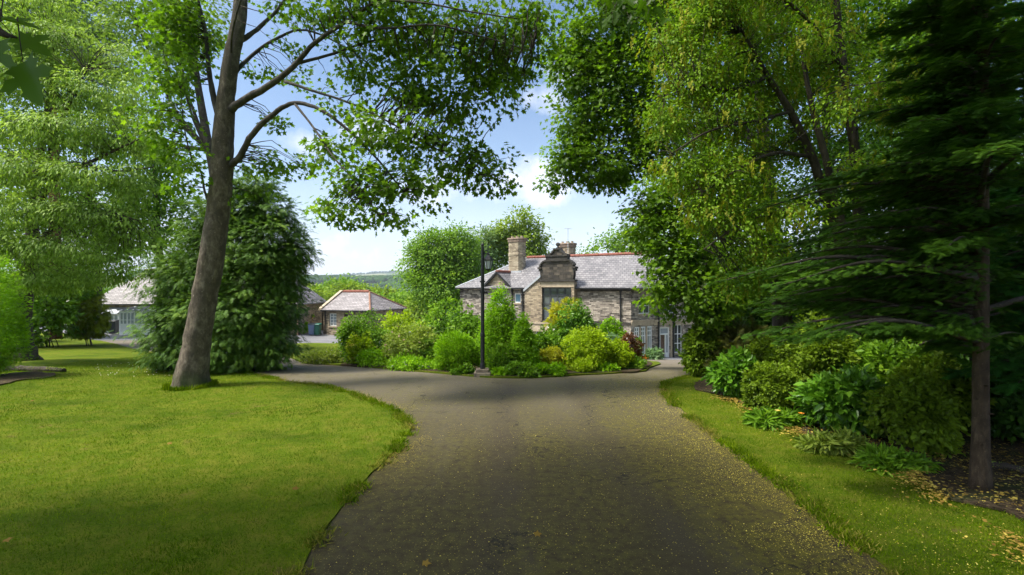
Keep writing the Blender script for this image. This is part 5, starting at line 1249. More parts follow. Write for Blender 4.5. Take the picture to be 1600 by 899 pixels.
# ---- the stone house, its own frame: x along the front (0 at the near corner, negative to the left), y into depth
th_ = R(32); ct, st_ = math.cos(th_), math.sin(th_)
HC = P(986, 450, 38.5)[:2]
house = empty('stone_house', (HC[0], HC[1], 0), 'large grey sandstone house with slate roof and a shaped gable', 'house', rotz=-th_)
def fs(px):
    kk = (px - 800) / F; return -(HC[0] - kk * HC[1]) / (ct + kk * st_)
def fz(px, py):
    s = -fs(px); return EYE - (py - 450) / F * (HC[1] + st_ * s)
def to_local(w):
    dx, dy = w[0] - HC[0], w[1] - HC[1]; return np.array([ct * dx - st_ * dy, st_ * dx + ct * dy])
EZ = 2.52; ZB = -3.6; RZ = 5.3; DEP = 9.0
xL = fs(719); xg0, xg1 = fs(757), fs(798.5); xb0, xb1 = fs(820), fs(897); xp = fs(970)
D1 = (1.0, 0.0)
# openings (s along x with origin 0)
h_g = (fs(773), fs(788), fz(780, 478), fz(780, 454.5)); h_s = (fs(803.5), fs(813.5), fz(808, 474), fz(808, 459))
PB = .55    # the gabled bay stands forward
kb = (HC[1]) 
def bs(px):      # same along the bay's front plane (y = -PB)
    ox, oy = HC[0] - st_ * PB, HC[1] - ct * PB
    kk = (px - 800) / F; return -(ox - kk * oy) / (ct + kk * st_)
def bz(px, py):
    s = -bs(px); return EYE - (py - 450) / F * (HC[1] - ct * PB + st_ * s)
ba, bb = bs(820), bs(897)
h_big = (bs(846.5), bs(892.5), bz(870, 503), bz(870, 449.5)); h_low = (bs(836), bs(848), bz(842, 545), bz(842, 512))
mb = MB()
wall(mb, (0, 0), D1, xL, ba, ZB, EZ, [h_g, h_s]); wall(mb, (0, 0), D1, bb, 0, ZB, EZ)
# left flank and back
wall(mb, (xL, 0), (0, -1.0), -DEP, 0, ZB, EZ); wall(mb, (0, DEP), (-1.0, 0), 0, -xL, ZB, EZ)
mb.build('wall', M['stone_dark'], house)
# gablet on the left part
mb = MB(); gm = (xg0 + xg1) / 2; gzp = fz(778, 428)
mb.prism([(xg0, EZ - .02), (xg1, EZ - .02), (gm, gzp)], (0, 0), D1, -.25, .004)
gab = mb.build('gablet', M['stone_tan'], house)
# projecting bay with shaped gable
mb = MB(); wall(mb, (0, -PB), D1, ba, bb, ZB, bz(820, 456), [(h_big[0], h_big[1], h_big[2], bz(820, 456)), h_low], .35)
zr = bz(820, 456); z_sh = bz(845, 434); sx = bs(845)
mb.prism([(ba, zr), (h_big[0] - .001, zr), (h_big[0] - .001, bz(846, 440.5)), (sx, z_sh)], (0, -PB), D1, -.34, 0.0)
mb.obox((0, -PB), D1, h_big[0], h_big[1], -.34, 0, h_big[3], bz(870, 440.5)); mb.obox((0, -PB), D1, h_big[1], bb, -.34, 0, zr, bz(870, 440.5))
mb.obox((0, 0), D1, ba, ba + .3, -.0, PB - .345, ZB, zr); mb.obox((0, 0), D1, bb - .3, bb, 0, PB - .345, ZB, bz(897, 441))
mb.build('bay_wall', M['stone_tan'], house)
sg0, sg1 = bs(843), bs(899); sgm = (sg0 + sg1) / 2
zc = bz(870, 440.5)
def gp(px, py): return (bs(px), bz(870, py))
prof = [gp(846, 440), gp(895, 440), gp(896.5, 430), gp(896.5, 421), gp(895.5, 416), gp(893.5, 412.5), gp(890.5, 410), gp(886.5, 408.3), gp(886.5, 400.5), gp(882, 399.5), gp(878.5, 397.5), gp(875.5, 394), gp(873, 389.5), gp(867.5, 389.5), gp(865, 394), gp(862, 397.5), gp(858.5, 399.5), gp(853.5, 400.5), gp(853.5, 408.3), gp(849.5, 410), gp(846.5, 412.5), gp(845, 416), gp(844, 421), gp(844, 430)]
mb = MB(); mb.prism([(a, z + .01) for a, z in prof], (0, -PB), D1, -.4, .02); g2 = mb.build('shaped_gable', M['stone_black'], house)
mb = MB()
def gbox(xa, xb, ya, yb, out_): mb.obox((0, -PB), D1, bs(xa), bs(xb), -.44, out_, bz(870, yb), bz(870, ya))
gbox(842.5, 899, 437.6, 440.6, .15)                              # bottom cornice
gbox(841, 846.6, 417.6, 420.6, .14); gbox(894.4, 900, 417.6, 420.6, .14)      # shoulder stones
gbox(842.3, 845.4, 420.7, 424.5, .08); gbox(895.6, 898.7, 420.7, 424.5, .08)
gbox(851.5, 888.5, 406.6, 409.0, .135); gbox(852.6, 887.4, 399.2, 401.4, .13)  # block above the shoulders
gbox(853.2, 886.8, 401.5, 406.5, .07)
gbox(866, 875, 388.6, 390.8, .12)
arc = prof[4:8], prof[8:13], prof[13:18], prof[18:23]
for run_ in arc:
    for (a0, z0), (a1, z1) in zip(run_, run_[1:]):
        vx, vz = a1 - a0, z1 - z0; l_ = math.hypot(vx, vz) + 1e-6; nx_, nz_ = vz / l_ * .12, -vx / l_ * .12
        mb.prism([(a0, z0), (a0 + nx_, z0 + nz_), (a1 + nx_, z1 + nz_), (a1, z1)], (0, -PB), D1, -.43, .1)
mb.build('coping', M['ashlar_dark'], g2)
mb = MB(); fx = bs(870)
mb.lathe((fx, -PB + .2, bz(870, 389)), [(.15, 0), (.15, .08), (.06, .12), (.06, .18), (.13, .22), (.19, .34), (.13, .46), (.04, .5)], 14)
mb.build('finial', M['ashlar_dark'], g2, smooth=False)
# raking coping and ashlar bands of the bay
mb = MB(); mb.prism([(ba - .08, zr - .02), (sx, z_sh), (sx, z_sh + .2), (ba - .08, zr + .17)], (0, -PB), D1, -.5, .10); mb.build('coping', M['lead'], house)
mb = MB(); mb.obox((0, -PB), D1, ba - .03, bb + .03, .002, .07, bz(870, 520), bz(870, 508)); mb.obox((0, -PB), D1, ba - .05, bb + .05, .002, .13, bz(870, 508) + .003, bz(870, 505)); 
mb.build('string_course', M['ashlar'], house)
mb = MB(); mb.obox((0, -PB), D1, h_big[0] - .05, bb + .01, .002, .03, h_big[3] + .003, zc - .03); mb.build('lintel', M['ashlar'], house)
mb = MB(); mb.obox((0, 0), D1, bb + .31, -.02, .002, .08, fz(940, 507), fz(940, 503)); mb.build('string_course', M['ashlar_dark'], house)
mb = MB(); mb.obox((0, 0), D1, bb + .31, -.02, .002, .05, EZ - .3, EZ - .13); mb.build('eaves_band', M['ashlar_dark'], house)
window(house, (0, 0), D1, h_g, 2, 2, 'white_paint', 'glass_pale'); window(house, (0, 0), D1, h_s, 1, 1, 'white_paint', 'glass_blue', .08, .09)
window(house, (0, -PB), D1, h_big, 4, 3, 'dark_paint', 'glass_grey', .16, .1, .07, 'ashlar_dark', [0.5, .76], [.26, .5, .75])
window(house, (0, -PB), D1, h_low, 2, 2, 'white_paint', 'glass_dark')
# roof
mb = MB(); oh = .3
e0, e1, w0, w1 = -oh, DEP + oh, xL - oh, .6
zE = EZ - .02; ym = DEP / 2
hipx = w0 + (ym - e0)
A = [(w0, e0, zE), (w1, e0, zE), (w1, ym, RZ), (hipx, ym, RZ)]
mb.slab(A); mb.slab([(w1, e1, zE), (w0, e1, zE), (hipx, ym, RZ), (w1, ym, RZ)]); mb.slab([(w0, e1, zE), (w0, e0, zE), (hipx, ym, RZ)])
mb.slab([(w1, e0, zE), (w1 + 3.2, ym, zE), (w1, ym, RZ)]); mb.slab([(w1 + 3.2, ym, zE), (w1, e1, zE), (w1, ym, RZ)])
roof = mb.build('roof', M['slate'], house)
sl = (RZ - zE) / (ym - e0)
mb = MB(); gy = (gzp - zE) / sl + e0
gx0, gx1 = xg0 - .22, xg1 + .22; gzE = gzp - (gm - gx0) * (gzp - EZ) / (gm - xg0)
top = .16
mb.slab([(gx0, -.18, gzE + top), (gm, -.18, gzp + top), (gm, gy + .35, gzp + top), (gx0, (gzE - zE) / sl + e0 + .4, gzE + top)], .1)
mb.slab([(gm, -.18, gzp + top), (gx1, -.18, gzE + top), (gx1, (gzE - zE) / sl + e0 + .4, gzE + top), (gm, gy + .35, gzp + top)], .1)
mb.build('roof', M['slate'], gab)
mb = MB()
for s_, e_ in ((gx0, gm), (gx1, gm)):
    pts_ = [(s_, gzE - .08), (e_, gzp + .0), (e_, gzp + top + .03), (s_, gzE + top + .02)]
    if s_ > e_: pts_ = pts_[::-1]
    mb.prism(pts_, (0, 0), D1, .185, .23)
mb.build('bargeboard', M['black_iron'], gab)
def ridge(parent, p, q_, m, r=.13, lift=.03):
    p = np.array(p, float); q_ = np.array(q_, float); ln = np.linalg.norm(q_ - p); n_ = max(2, int(ln / .45)); mb = MB()
    for i in range(n_):
        a = p + (q_ - p) * (i / n_); b_ = p + (q_ - p) * ((i + .96) / n_)
        mb.tube([a + np.array([0, 0, lift]), b_ + np.array([0, 0, lift])], r * (1 + .06 * (i % 2)), 8)
    return mb.build('ridge_tile', M[m], parent)
ridge(roof, (hipx, ym, RZ), (w1, ym, RZ), 'ridge_red', .15); ridge(gab, (gm, -.18, gzp + top), (gm, gy + .3, gzp + top), 'ridge_red', .12)
for cn in ((w0, e0, zE), (w0, e1, zE)): ridge(roof, cn, (hipx, ym, RZ), 'lead', .08, .0)
# gutters
for a_, b_ in ((w0, gx0 - .02), (gx1 + .02, ba - .1), (bb + .02, 0.05)):
    mb = MB(); mb.obox((0, 0), D1, a_, b_, oh - .02, oh + .1, zE - .13, zE - .02); mb.build('gutter', M['black_iron'], house)
for px in (754, 801, 817.5, 970): downpipe(house, (fs(px), -.09), ZB, EZ - .15)
# chimneys
def chimney(x, y, z0, z1, hw, hd, stack='chimney_brick', pots=3):
    mb = MB(); c8 = .28
    pr = [(-hw + c8, -hd), (hw - c8, -hd), (hw, -hd + c8), (hw, hd - c8), (hw - c8, hd), (-hw + c8, hd), (-hw, hd - c8), (-hw, -hd + c8)]
    def ring(k_, z): return [(x + a * k_, y + b_ * k_, z) for a, b_ in pr]
    def stackup(rs):
        for r0, r1 in zip(rs, rs[1:]):
            for i in range(8): j = (i + 1) % 8; mb.poly([r0[i], r0[j], r1[j], r1[i]])
        mb.poly(rs[0][::-1]); mb.poly(rs[-1])
    H = z1 - z0
    stackup([ring(1, z0), ring(1, z1 - H * .42), ring(1.05, z1 - H * .40), ring(1.05, z1 - H * .36), ring(1, z1 - H * .34), ring(1, z1 - .42)])
    ch = mb.build('chimney', M[stack], roof)
    mb = MB(); stackup([ring(1.04, z1 - .418), ring(1.1, z1 - .34), ring(1.1, z1 - .2), ring(1.2, z1 - .12), ring(1.17, z1)]); mb.build('cap', M['cap_stone'], ch)
    for i in range(pots):
        mb = MB(); mb.lathe((x + (i - (pots - 1) / 2) * .5, y, z1 - .01), [(.13, 0), (.11, .14), (.13, .16), (.13, .2)], 10); mb.build('chimney_pot', M['ashlar'], ch)
    return ch
def wpos(px, Yv): return to_local(((px - 800) / F * Yv, Yv))
c1 = wpos(808, 47.0); z_c1 = EYE + (450 - 373) / F * 47.0
chimney(c1[0], c1[1], 3.0, z_c1, .74, .56)
mb = MB(); mb.box(c1[0] - .8, c1[0] + .8, c1[1] - .69, c1[1] - .56, zE + (c1[1] - .7 - e0) * sl - .02, zE + (c1[1] - .7 - e0) * sl + .16); mb.build('flashing', M['lead'], roof)
c2 = wpos(886.5, 48.5); z_c2 = EYE + (450 - 381) / F * 48.5
ch2 = chimney(c2[0], c2[1], 3.5, z_c2, .72, .55, 'stone_tan', 3)
mb = MB(); ax = wpos(887.5, 47.6); z_a = EYE + (450 - 357.5) / F * 47.6
mb.tube([(ax[0], ax[1], 4.6), (ax[0], ax[1], z_a)], .025, 6); mb.tube([(ax[0] - .32, ax[1], z_a + .03), (ax[0] + .32, ax[1], z_a - .05)], .018, 6)
for i in range(6): mb.tube([(ax[0] - .3 + .12 * i, ax[1] - .2, z_a + .02 - .015 * i), (ax[0] - .3 + .12 * i, ax[1] + .2, z_a + .02 - .015 * i)], .01, 5)
mb.build('aerial', M['lead'], ch2)
# right hand canted bay and entrance front
WP = [np.array([0.0, 0.0]), to_local(P(1021, 450, 39.9)[:2]), to_local(P(1085, 450, 41.0)[:2]), to_local(P(1120, 450, 47.5)[:2])]
def seg(i): 
    a, b_ = WP[i], WP[i + 1]; l_ = np.linalg.norm(b_ - a); return tuple(a), tuple((b_ - a) / l_), l_
def sx_on(i, px):
    # distance along segment i where it shows at photo column px
    o_, d_, l_ = seg(i); best = min(np.linspace(0, l_, 800), key=lambda s: abs(proj(o_[0] + d_[0] * s, o_[1] + d_[1] * s)[0] - px)); return float(best)
def proj(lx, ly):
    wx = HC[0] + ct * lx + st_ * ly; wy = HC[1] - st_ * lx + ct * ly; return 800 + F * wx / wy, wy
def zz_on(i, px, py):
    o_, d_, l_ = seg(i); s = sx_on(i, px); _, wy = proj(o_[0] + d_[0] * s, o_[1] + d_[1] * s); return EYE - (py - 450) / F * wy
mb = MB()
H0 = [(sx_on(0, a), sx_on(0, b_), zz_on(0, 1005, 556), zz_on(0, 1005, 511)) for a, b_ in ((991.5, 999), (1001.2, 1008.8), (1011.2, 1018.6))]
H0u = [(sx_on(0, 998), sx_on(0, 1016), zz_on(0, 1005, 491), zz_on(0, 1005, 466))]
hd_ = (sx_on(1, 1031), sx_on(1, 1046.5), zz_on(1, 1038, 562), zz_on(1, 1038, 512)); hw_ = (sx_on(1, 1054), sx_on(1, 1066), zz_on(1, 1060, 552), zz_on(1, 1060, 508)); hu_ = (sx_on(1, 1036), sx_on(1, 1056), zz_on(1, 1045, 490), zz_on(1, 1045, 464))
for i, hs in ((0, H0 + H0u), (1, [hd_, hw_, hu_]), (2, [])):
    o_, d_, l_ = seg(i); wall(mb, o_, d_, 0, l_, ZB, EZ, hs)
mb.build('wall', M['stone_dark'], house)
for i in (0, 1):
    o_, d_, l_ = seg(i); mb = MB(); zt_ = zz_on(i, 1005 if i == 0 else 1040, 503); mb.obox(o_, d_, .02, l_ - .02, .002, .12, zt_, zt_ + .14); mb.obox(o_, d_, .02, l_ - .02, .002, .05, zt_ - .28, zt_ - .01); mb.build('string_course', M['ashlar'], house)
o_, d_, l_ = seg(0)
for j, h in enumerate(H0):
    window(house, o_, d_, h, 2, 3, 'white_paint', 'glass_green', .03, .1, .035, 'white_paint', [.68, .84])
mb = MB()
for a_, b_ in ((H0[0][1] + .02, H0[1][0] - .02), (H0[1][1] + .02, H0[2][0] - .02)): mb.obox(o_, d_, a_, b_, .002, .05, H0[0][2], H0[0][3])
mb.build('mullion', M['ashlar'], house)
window(house, o_, d_, H0u[0], 2, 2, 'white_paint', 'glass_dark')
o_, d_, l_ = seg(1)
window(house, o_, d_, hw_, 2, 3, 'white_paint', 'glass_dark', .1); window(house, o_, d_, hu_, 2, 2, 'white_paint', 'glass_dark')
# entrance: white frame, transom light, brown door standing open, glazed leaf
a, b_, c, e = hd_; mb = MB()
mb.obox(o_, d_, a, a + .1, -.2, -.08, c, e); mb.obox(o_, d_, b_ - .1, b_, -.2, -.08, c, e); mb.obox(o_, d_, a + .1, b_ - .1, -.2, -.08, e - .1, e); mb.obox(o_, d_, a + .1, b_ - .1, -.2, -.08, c + (e - c) * .76, c + (e - c) * .8); xm = a + (b_ - a) * .6
mb.obox(o_, d_, xm, xm + .08, -.2, -.078, c, c + (e - c) * .76)
dr = mb.build('door', M['white_paint'], house)
mb = MB(); mb.obox(o_, d_, a + .1, xm, -.26, -.21, c, c + (e - c) * .76); mb.build('door_leaf', M['wood_brown'], dr)
mb = MB(); mb.obox(o_, d_, xm + .08, b_ - .1, -.17, -.14, c + .5, c + (e - c) * .76); mb.obox(o_, d_, a + .1, b_ - .1, -.17, -.14, c + (e - c) * .8, e - .1); mb.build('pane', M['glass_pale'], dr)
mb = MB(); mb.obox(o_, d_, xm + .08, b_ - .1, -.18, -.12, c, c + .5); mb.build('door_panel', M['white_paint'], dr)
mb = MB(); mb.obox(o_, d_, a - .2, b_ + .35, .01, .9, c - .25, c - .0); mb.build('step', M['ashlar'], house)
for px in (1028.5, 1051.5):
    s = sx_on(1, px); n_ = (d_[1], -d_[0]); downpipe(house, (o_[0] + d_[0] * s + n_[0] * .08, o_[1] + d_[1] * s + n_[1] * .08), ZB, EZ - .2, .07)
mb = MB(); mb.obox(o_, d_, sx_on(1, 1047.5), sx_on(1, 1050), .002, .05, ZB, c + (e - c) * 1.1); mb.build('quoin', M['ashlar'], house)

shrub('lavender', 'grey-green mound of lavender beside the house entrance', 'plant', 1021, 563, 549, 22, NARROW, .3, 'blue_leaf', 900, 'mound', Y=37.2, seed=91, depth=.7)
shrub('flower_clump', 'clump of orange flowers below the house bay windows', 'flowering plant', 1004, 567, 558, 16, OVATE, .12, 'mid_leaf', 400, 'mound', Y=36.6, seed=92, flowers='orange_petal', nfl=160, flsize=.1)
shrub('rose_bush', 'pink climbing rose against the left bay window', 'shrub', 996, 560, 522, 14, OVATE, .12, 'mid_leaf', 700, 'column', Y=36.4, seed=93, flowers='pink_petal', nfl=45, flsize=.1)

# ---- hipped bungalow left of the island
a20 = R(20); BC = P(577.5, 450, 45.7)
bun = empty('bungalow', (BC[0], BC[1], 0), 'small stone bungalow with a hipped slate roof and red ridge tiles', 'bungalow', rotz=-a20)
ZB2, EZ2, RZ2 = -2.6, .46, 2.08; W2, D2 = 5.1, 5.6
mb = MB(); hA = (-4.42, -3.6, -1.05, .12); hV = (-2.75, -2.35, -.15, .18); hV2 = (1.2, 1.5, -.1, .15)
wall(mb, (0, 0), D1, -W2, 0, ZB2, EZ2, [hA, hV]); wall(mb, (0, 0), (0, 1.0), 0, D2, ZB2, EZ2, [(2.0, 2.35, -.25, .0), (4.0, 4.8, -.4, .05)])
wall(mb, (0, D2), (-1.0, 0), 0, W2, ZB2, EZ2); wall(mb, (-W2, D2), (0, -1.0), 0, D2, ZB2, EZ2)
mb.prism([(0, EZ2), (D2, EZ2), (D2 / 2, RZ2 - .1)], (-W2, D2), (0, -1.0), -.3, .003)
mb.build('wall', M['stone_tan'], bun)
oh = .22; sl2 = (RZ2 - EZ2) / (D2 / 2 + oh); hx = -(D2 / 2) * .72
mb = MB()
mb.slab([(-W2 - .1, -oh, EZ2), (oh, -oh, EZ2), (hx, D2 / 2, RZ2), (-W2 - .1, D2 / 2, RZ2)]); mb.slab([(oh, -oh, EZ2), (oh, D2 + oh, EZ2), (hx, D2 / 2, RZ2)]); mb.slab([(oh, D2 + oh, EZ2), (-W2 - .1, D2 + oh, EZ2), (-W2 - .1, D2 / 2, RZ2), (hx, D2 / 2, RZ2)])
rf = mb.build('roof', M['slate_old'], bun)
ridge(rf, (-W2 + .1, D2 / 2, RZ2), (hx, D2 / 2, RZ2), 'ridge_red', .15); ridge(rf, (oh, -oh, EZ2), (hx, D2 / 2, RZ2), 'ridge_brown', .09, .0); ridge(rf, (oh, D2 + oh, EZ2), (hx, D2 / 2, RZ2), 'ridge_brown', .09, .0)
mb = MB()
for y0_, y1_ in ((-oh, D2 / 2), (D2 + oh, D2 / 2)):
    mb.hexa([(-W2 - .32, y0_, EZ2 - .08), (-W2 - .02, y0_, EZ2 - .08), (-W2 - .02, y1_, RZ2 - .08), (-W2 - .32, y1_, RZ2 - .08), (-W2 - .32, y0_, EZ2 + .14), (-W2 - .02, y0_, EZ2 + .14), (-W2 - .02, y1_, RZ2 + .16), (-W2 - .32, y1_, RZ2 + .16)])
mb.build('coping', M['ashlar'], rf)
mb = MB(); mb.obox((0, 0), D1, -W2 - .05, oh, oh - .0, oh + .1, EZ2 - .14, EZ2 - .03); mb.build('gutter', M['black_iron'], bun)
window(bun, (0, 0), D1, hA, 2, 4, 'white_paint', 'glass_pale', .1, .08, .025, 'ashlar'); window(bun, (0, 0), D1, hV, 1, 1, 'wood_brown', 'glass_dark', .1, .05, .02, None)
window(bun, (0, 0), (0, 1.0), (2.0, 2.35, -.25, .0), 1, 1, 'dark_paint', 'glass_dark', .1, .04, .02, None); window(bun, (0, 0), (0, 1.0), (4.0, 4.8, -.4, .05), 2, 1, 'white_paint', 'glass_dark', .1, .05, .02, 'ashlar')
downpipe(bun, (-W2 + .3, -.08), ZB2, EZ2 - .1, .05, False); downpipe(bun, (-.25, -.08), ZB2, EZ2 - .1, .05, False)

# ---- long bungalow with conservatory on the far left
YA = 45.6
xr = (466 - 800) / F * YA; xl = (146 - 800) / F * YA
lon = empty('bungalow', (xl, YA, 0), 'long low stone bungalow with a lean-to glass conservatory behind the cypress', 'bungalow')
LW = xr - xl; ZB3 = -2.6; EZ3 = 1.05; RZ3 = 4.1; D3 = 6.0
mb = MB(); hD = [(10.0, 11.2, -1.2, .5), (13.2, 14.4, -1.2, .5)]
wall(mb, (0, 0), D1, 0, LW, ZB3, EZ3, hD); wall(mb, (LW, 0), (0, 1.0), 0, D3, ZB3, EZ3); wall(mb, (LW, D3), (-1.0, 0), 0, LW, ZB3, EZ3); wall(mb, (0, D3), (0, -1.0), 0, D3, ZB3, EZ3)
mb.build('wall', M['stone_tan'], lon)
for h in hD: window(lon, (0, 0), D1, h, 2, 3, 'white_paint', 'glass_dark')
oh = .35; mb = MB(); hp = D3 / 2 + oh
mb.slab([(-oh, -oh, EZ3), (LW + oh, -oh, EZ3), (LW + oh - hp * .85, D3 / 2, RZ3), (-oh + hp * .85, D3 / 2, RZ3)]); mb.slab([(LW + oh, -oh, EZ3), (LW + oh, D3 + oh, EZ3), (LW + oh - hp * .85, D3 / 2, RZ3)])
mb.slab([(LW + oh, D3 + oh, EZ3), (-oh, D3 + oh, EZ3), (-oh + hp * .85, D3 / 2, RZ3), (LW + oh - hp * .85, D3 / 2, RZ3)]); mb.slab([(-oh, D3 + oh, EZ3), (-oh, -oh, EZ3), (-oh + hp * .85, D3 / 2, RZ3)])
rf = mb.build('roof', M['slate_old'], lon); ridge(rf, (-oh + hp * .85, D3 / 2, RZ3), (LW + oh - hp * .85, D3 / 2, RZ3), 'ridge_brown', .14)
mb = MB(); mb.obox((0, 0), D1, -oh, LW + oh, oh, oh + .1, EZ3 - .13, EZ3 - .03); mb.build('gutter', M['black_iron'], lon); downpipe(lon, (LW - .25, -.08), ZB3, EZ3 - .1, .06, False)
mb = MB(); mb.obox((0, 0), D1, LW - .12, LW + .01, .003, .04, ZB3, EZ3 - .02); mb.build('quoin', M['brick_orange'], lon)
# wall lantern on its right corner
mb = MB(); lx = LW + .42
mb.tube([(LW + .0, .2, .62), (LW + .2, .2, .72), (lx, .2, .66)], .02, 6); mb.lathe((lx, .2, .32), [(.07, 0), (.13, .24), (.15, .26), (.03, .36)], 6); wl = mb.build('wall_lantern', M['black_iron'], lon)
mb = MB(); mb.lathe((lx, .2, .33), [(.075, 0), (.135, .22)], 6); mb.build('lantern_glass', M['frosted'], wl)
# conservatory (front section, recessed porch beside it)
def lx_(px, Yv): return (px - 800) / F * Yv - xl
yc0 = -2.6; Yf = YA + yc0
c0, c1_ = lx_(187, Yf), lx_(256, Yf); zc0 = gz(xl + c0, Yf) - .1; ze = EYE - (487 - 450) / F * Yf
cons = None
mb = MB(); bars = np.linspace(c0, c1_, 7)
for s in bars: mb.box(s - .05, s + .05, yc0, yc0 + .1, zc0, ze)
for z0_, z1_ in ((zc0, zc0 + .3), (zc0 + .98, zc0 + 1.06), (ze - .1, ze)): mb.box(c0 - .045, c1_ + .045, yc0 - .004, yc0 + .104, z0_, z1_)
for s in (c0,):
    for yy in np.linspace(yc0 + .1, -.05, 4): mb.box(s - .052, s + .052, yy - .05, yy + .05, zc0, ze + (yy - yc0) * .2)
    mb.box(s - .056, s + .056, yc0 + .1, -.02, zc0 + .98, zc0 + 1.06); mb.box(s - .056, s + .056, yc0 + .1, -.02, zc0 - .02, zc0 + .3)
for k_ in (0, 1):   # opening casements
    a_ = bars[k_]; mb.box(a_ + .1, bars[k_ + 1] - .1, yc0 - .03, yc0 + .0, ze - .16, ze - .1); mb.box((a_ + bars[k_ + 1]) / 2 - .03, (a_ + bars[k_ + 1]) / 2 + .03, yc0 - .02, yc0 + .05, zc0 + 1.06, ze - .1); mb.box(a_ + .05, bars[k_ + 1] - .05, yc0 - .018, yc0 + .05, zc0 + 1.35, zc0 + 1.4)
cons = mb.build('conservatory', M['white_paint'], lon)
mb = MB(); mb.box(c0 + .05, c1_ - .05, yc0 + .03, yc0 + .07, zc0 + .3, zc0 + .98); mb.build('panel', M['white_paint'], cons)
mb = MB(); mb.box(c0 + .03, c1_, yc0 + .04, yc0 + .06, zc0 + .98, ze); mb.box(c0 - .01, c0 + .01, yc0 + .1, 0, zc0 + .3, ze); mb.build('pane', M['glass_pale'], cons)
mb = MB(); mb.slab([(c0 - .12, yc0 - .15, ze + .1), (c1_ + .1, yc0 - .15, ze + .1), (c1_ + .1, -.02, EZ3 - .2), (c0 - .12, -.02, EZ3 - .2)], .05); gr_ = mb.build('glass_roof', M['lead'], cons)
mb = MB()
for s in np.linspace(c0 - .1, c1_ + .08, 9): mb.hexa([(s - .03, yc0 - .16, ze + .1), (s + .03, yc0 - .16, ze + .1), (s + .03, -.03, EZ3 - .2), (s - .03, -.03, EZ3 - .2), (s - .03, yc0 - .16, ze + .16), (s + .03, yc0 - .16, ze + .16), (s + .03, -.03, EZ3 - .14), (s - .03, -.03, EZ3 - .14)])
mb.build('glazing_bar', M['dark_paint'], gr_)
p0, p1 = lx_(164, YA - .9), lx_(186, YA - .9)
mb = MB()
for s in np.linspace(p0, p1 - .1, 4): mb.box(s, s + .1, -.95, -.85, zc0 - .2, .15)
for z0_ in (zc0 - .2, zc0 + .5, zc0 + 1.05, .1): mb.box(p0, p1, -.953, -.847, z0_, z0_ + .1)
po = mb.build('porch', M['white_paint'], lon)
mb = MB(); mb.box(p0 + .02, p1 - .02, -.91, -.89, zc0, .12); mb.build('pane', M['glass_pale'], po)
mb = MB(); mb.slab([(p0 - .2, -1.2, .24), (p1 + .02, -1.2, .24), (p1 + .02, -.01, .75), (p0 - .2, -.01, .75)], .06); mb.build('porch_roof', M['lead'], po)

# ---- stone garden wall between the two bungalows
wy = 52.0; wx0, wx1 = (440 - 800) / F * wy, (514 - 800) / F * wy
gw = empty('garden_wall', (wx0, wy, 0), 'rubble stone garden wall between the two bungalows', 'wall')
mb = MB(); wall(mb, (0, 0), D1, 0, wx1 - wx0, -2.8, EYE - (492 - 450) / F * wy, [], .4); wall(mb, (wx1 - wx0, .4), (-1.0, 0), 0, wx1 - wx0, -2.8, EYE - (492 - 450) / F * wy, [], .05); mb.build('wall_face', M['stone_tan'], gw)
mb = MB()
rgw = random.Random(7); s = 0
while s < wx1 - wx0 - .3:
    w_ = .35 + .25 * rgw.random(); mb.box(s, s + w_ - .02, -.05, .45, EYE - (492 - 450) / F * wy + .003, EYE - (492 - 450) / F * wy + .12 + .1 * rgw.random()); s += w_
mb.build('coping', M['ashlar'], gw)
shrub('rhododendron', 'yellow flowering bush beside the end wall of the long bungalow', 'shrub', 476, 512, 484, 24, OVATE, .2, 'yellow_leaf', 1800, 'ball', Y=48.5, seed=94, flowers='yellow_petal', nfl=110, flsize=.16)
shrub('round_bush', 'small round green bush below the yellow flowering bush', 'bush', 472, 524, 504, 18, OVATE, .16, 'bright_leaf', 1500, 'ball', Y=46.8, seed=95)

# ---- wheelie bins
def bin_(name, label, px, py, Yv, mat, lid, rz, s=1.0):
    p = P(px, py, Yv); zb = gz(p[0], Yv) + .015
    o = empty(name, (p[0], Yv, zb), label, 'wheelie bin', 'wheeled rubbish bins', rz)
    a, b_, h = .27 * s, .31 * s, .98 * s
    mb = MB(); mb.hexa([(-a * .8, -b_ * .78, .06), (a * .8, -b_ * .78, .06), (a * .8, b_ * .78, .06), (-a * .8, b_ * .78, .06), (-a, -b_, h), (a, -b_, h), (a, b_, h), (-a, b_, h)]); mb.box(-a - .02, a + .02, -b_ - .02, b_ + .02, h - .06, h - .001); mb.build('body', M[mat], o, bevel=.02)
    mb = MB(); mb.hexa([(-a - .03, -b_ - .05, h + .002), (a + .03, -b_ - .05, h + .002), (a + .03, b_ + .02, h + .002), (-a - .03, b_ + .02, h + .002), (-a, -b_, h + .05), (a, -b_, h + .05), (a, b_, h + .1), (-a, b_, h + .1)]); mb.build('lid', M[lid], o, bevel=.015)
    mb = MB(); mb.tube([(-a, b_ + .06, h - .04), (a, b_ + .06, h - .04)], .016, 6); mb.build('handle', M['plastic_dark'], o)
    for sgn in (-1, 1):
        mb = MB(); mb.tube([(sgn * a * .86 - .03, b_ * .86, .1), (sgn * a * .86 + .03, b_ * .86, .1)], .1, 12); mb.build('wheel', M['plastic_dark'], o)
    return o
bin_('wheelie_bin', 'blue-grey wheelie bin by the stone garden wall', 487.5, 527, 46.2, 'plastic_blue', 'plastic_dark', .1)
bin_('wheelie_bin', 'dark green wheelie bin right of the blue-grey bin', 496, 527, 46.3, 'plastic_green', 'plastic_green', -.05)
bin_('wheelie_bin', 'black wheelie bin in front of the white conservatory porch', 177.5, 518, 43.6, 'plastic_dark', 'plastic_dark', .2, 1.15)

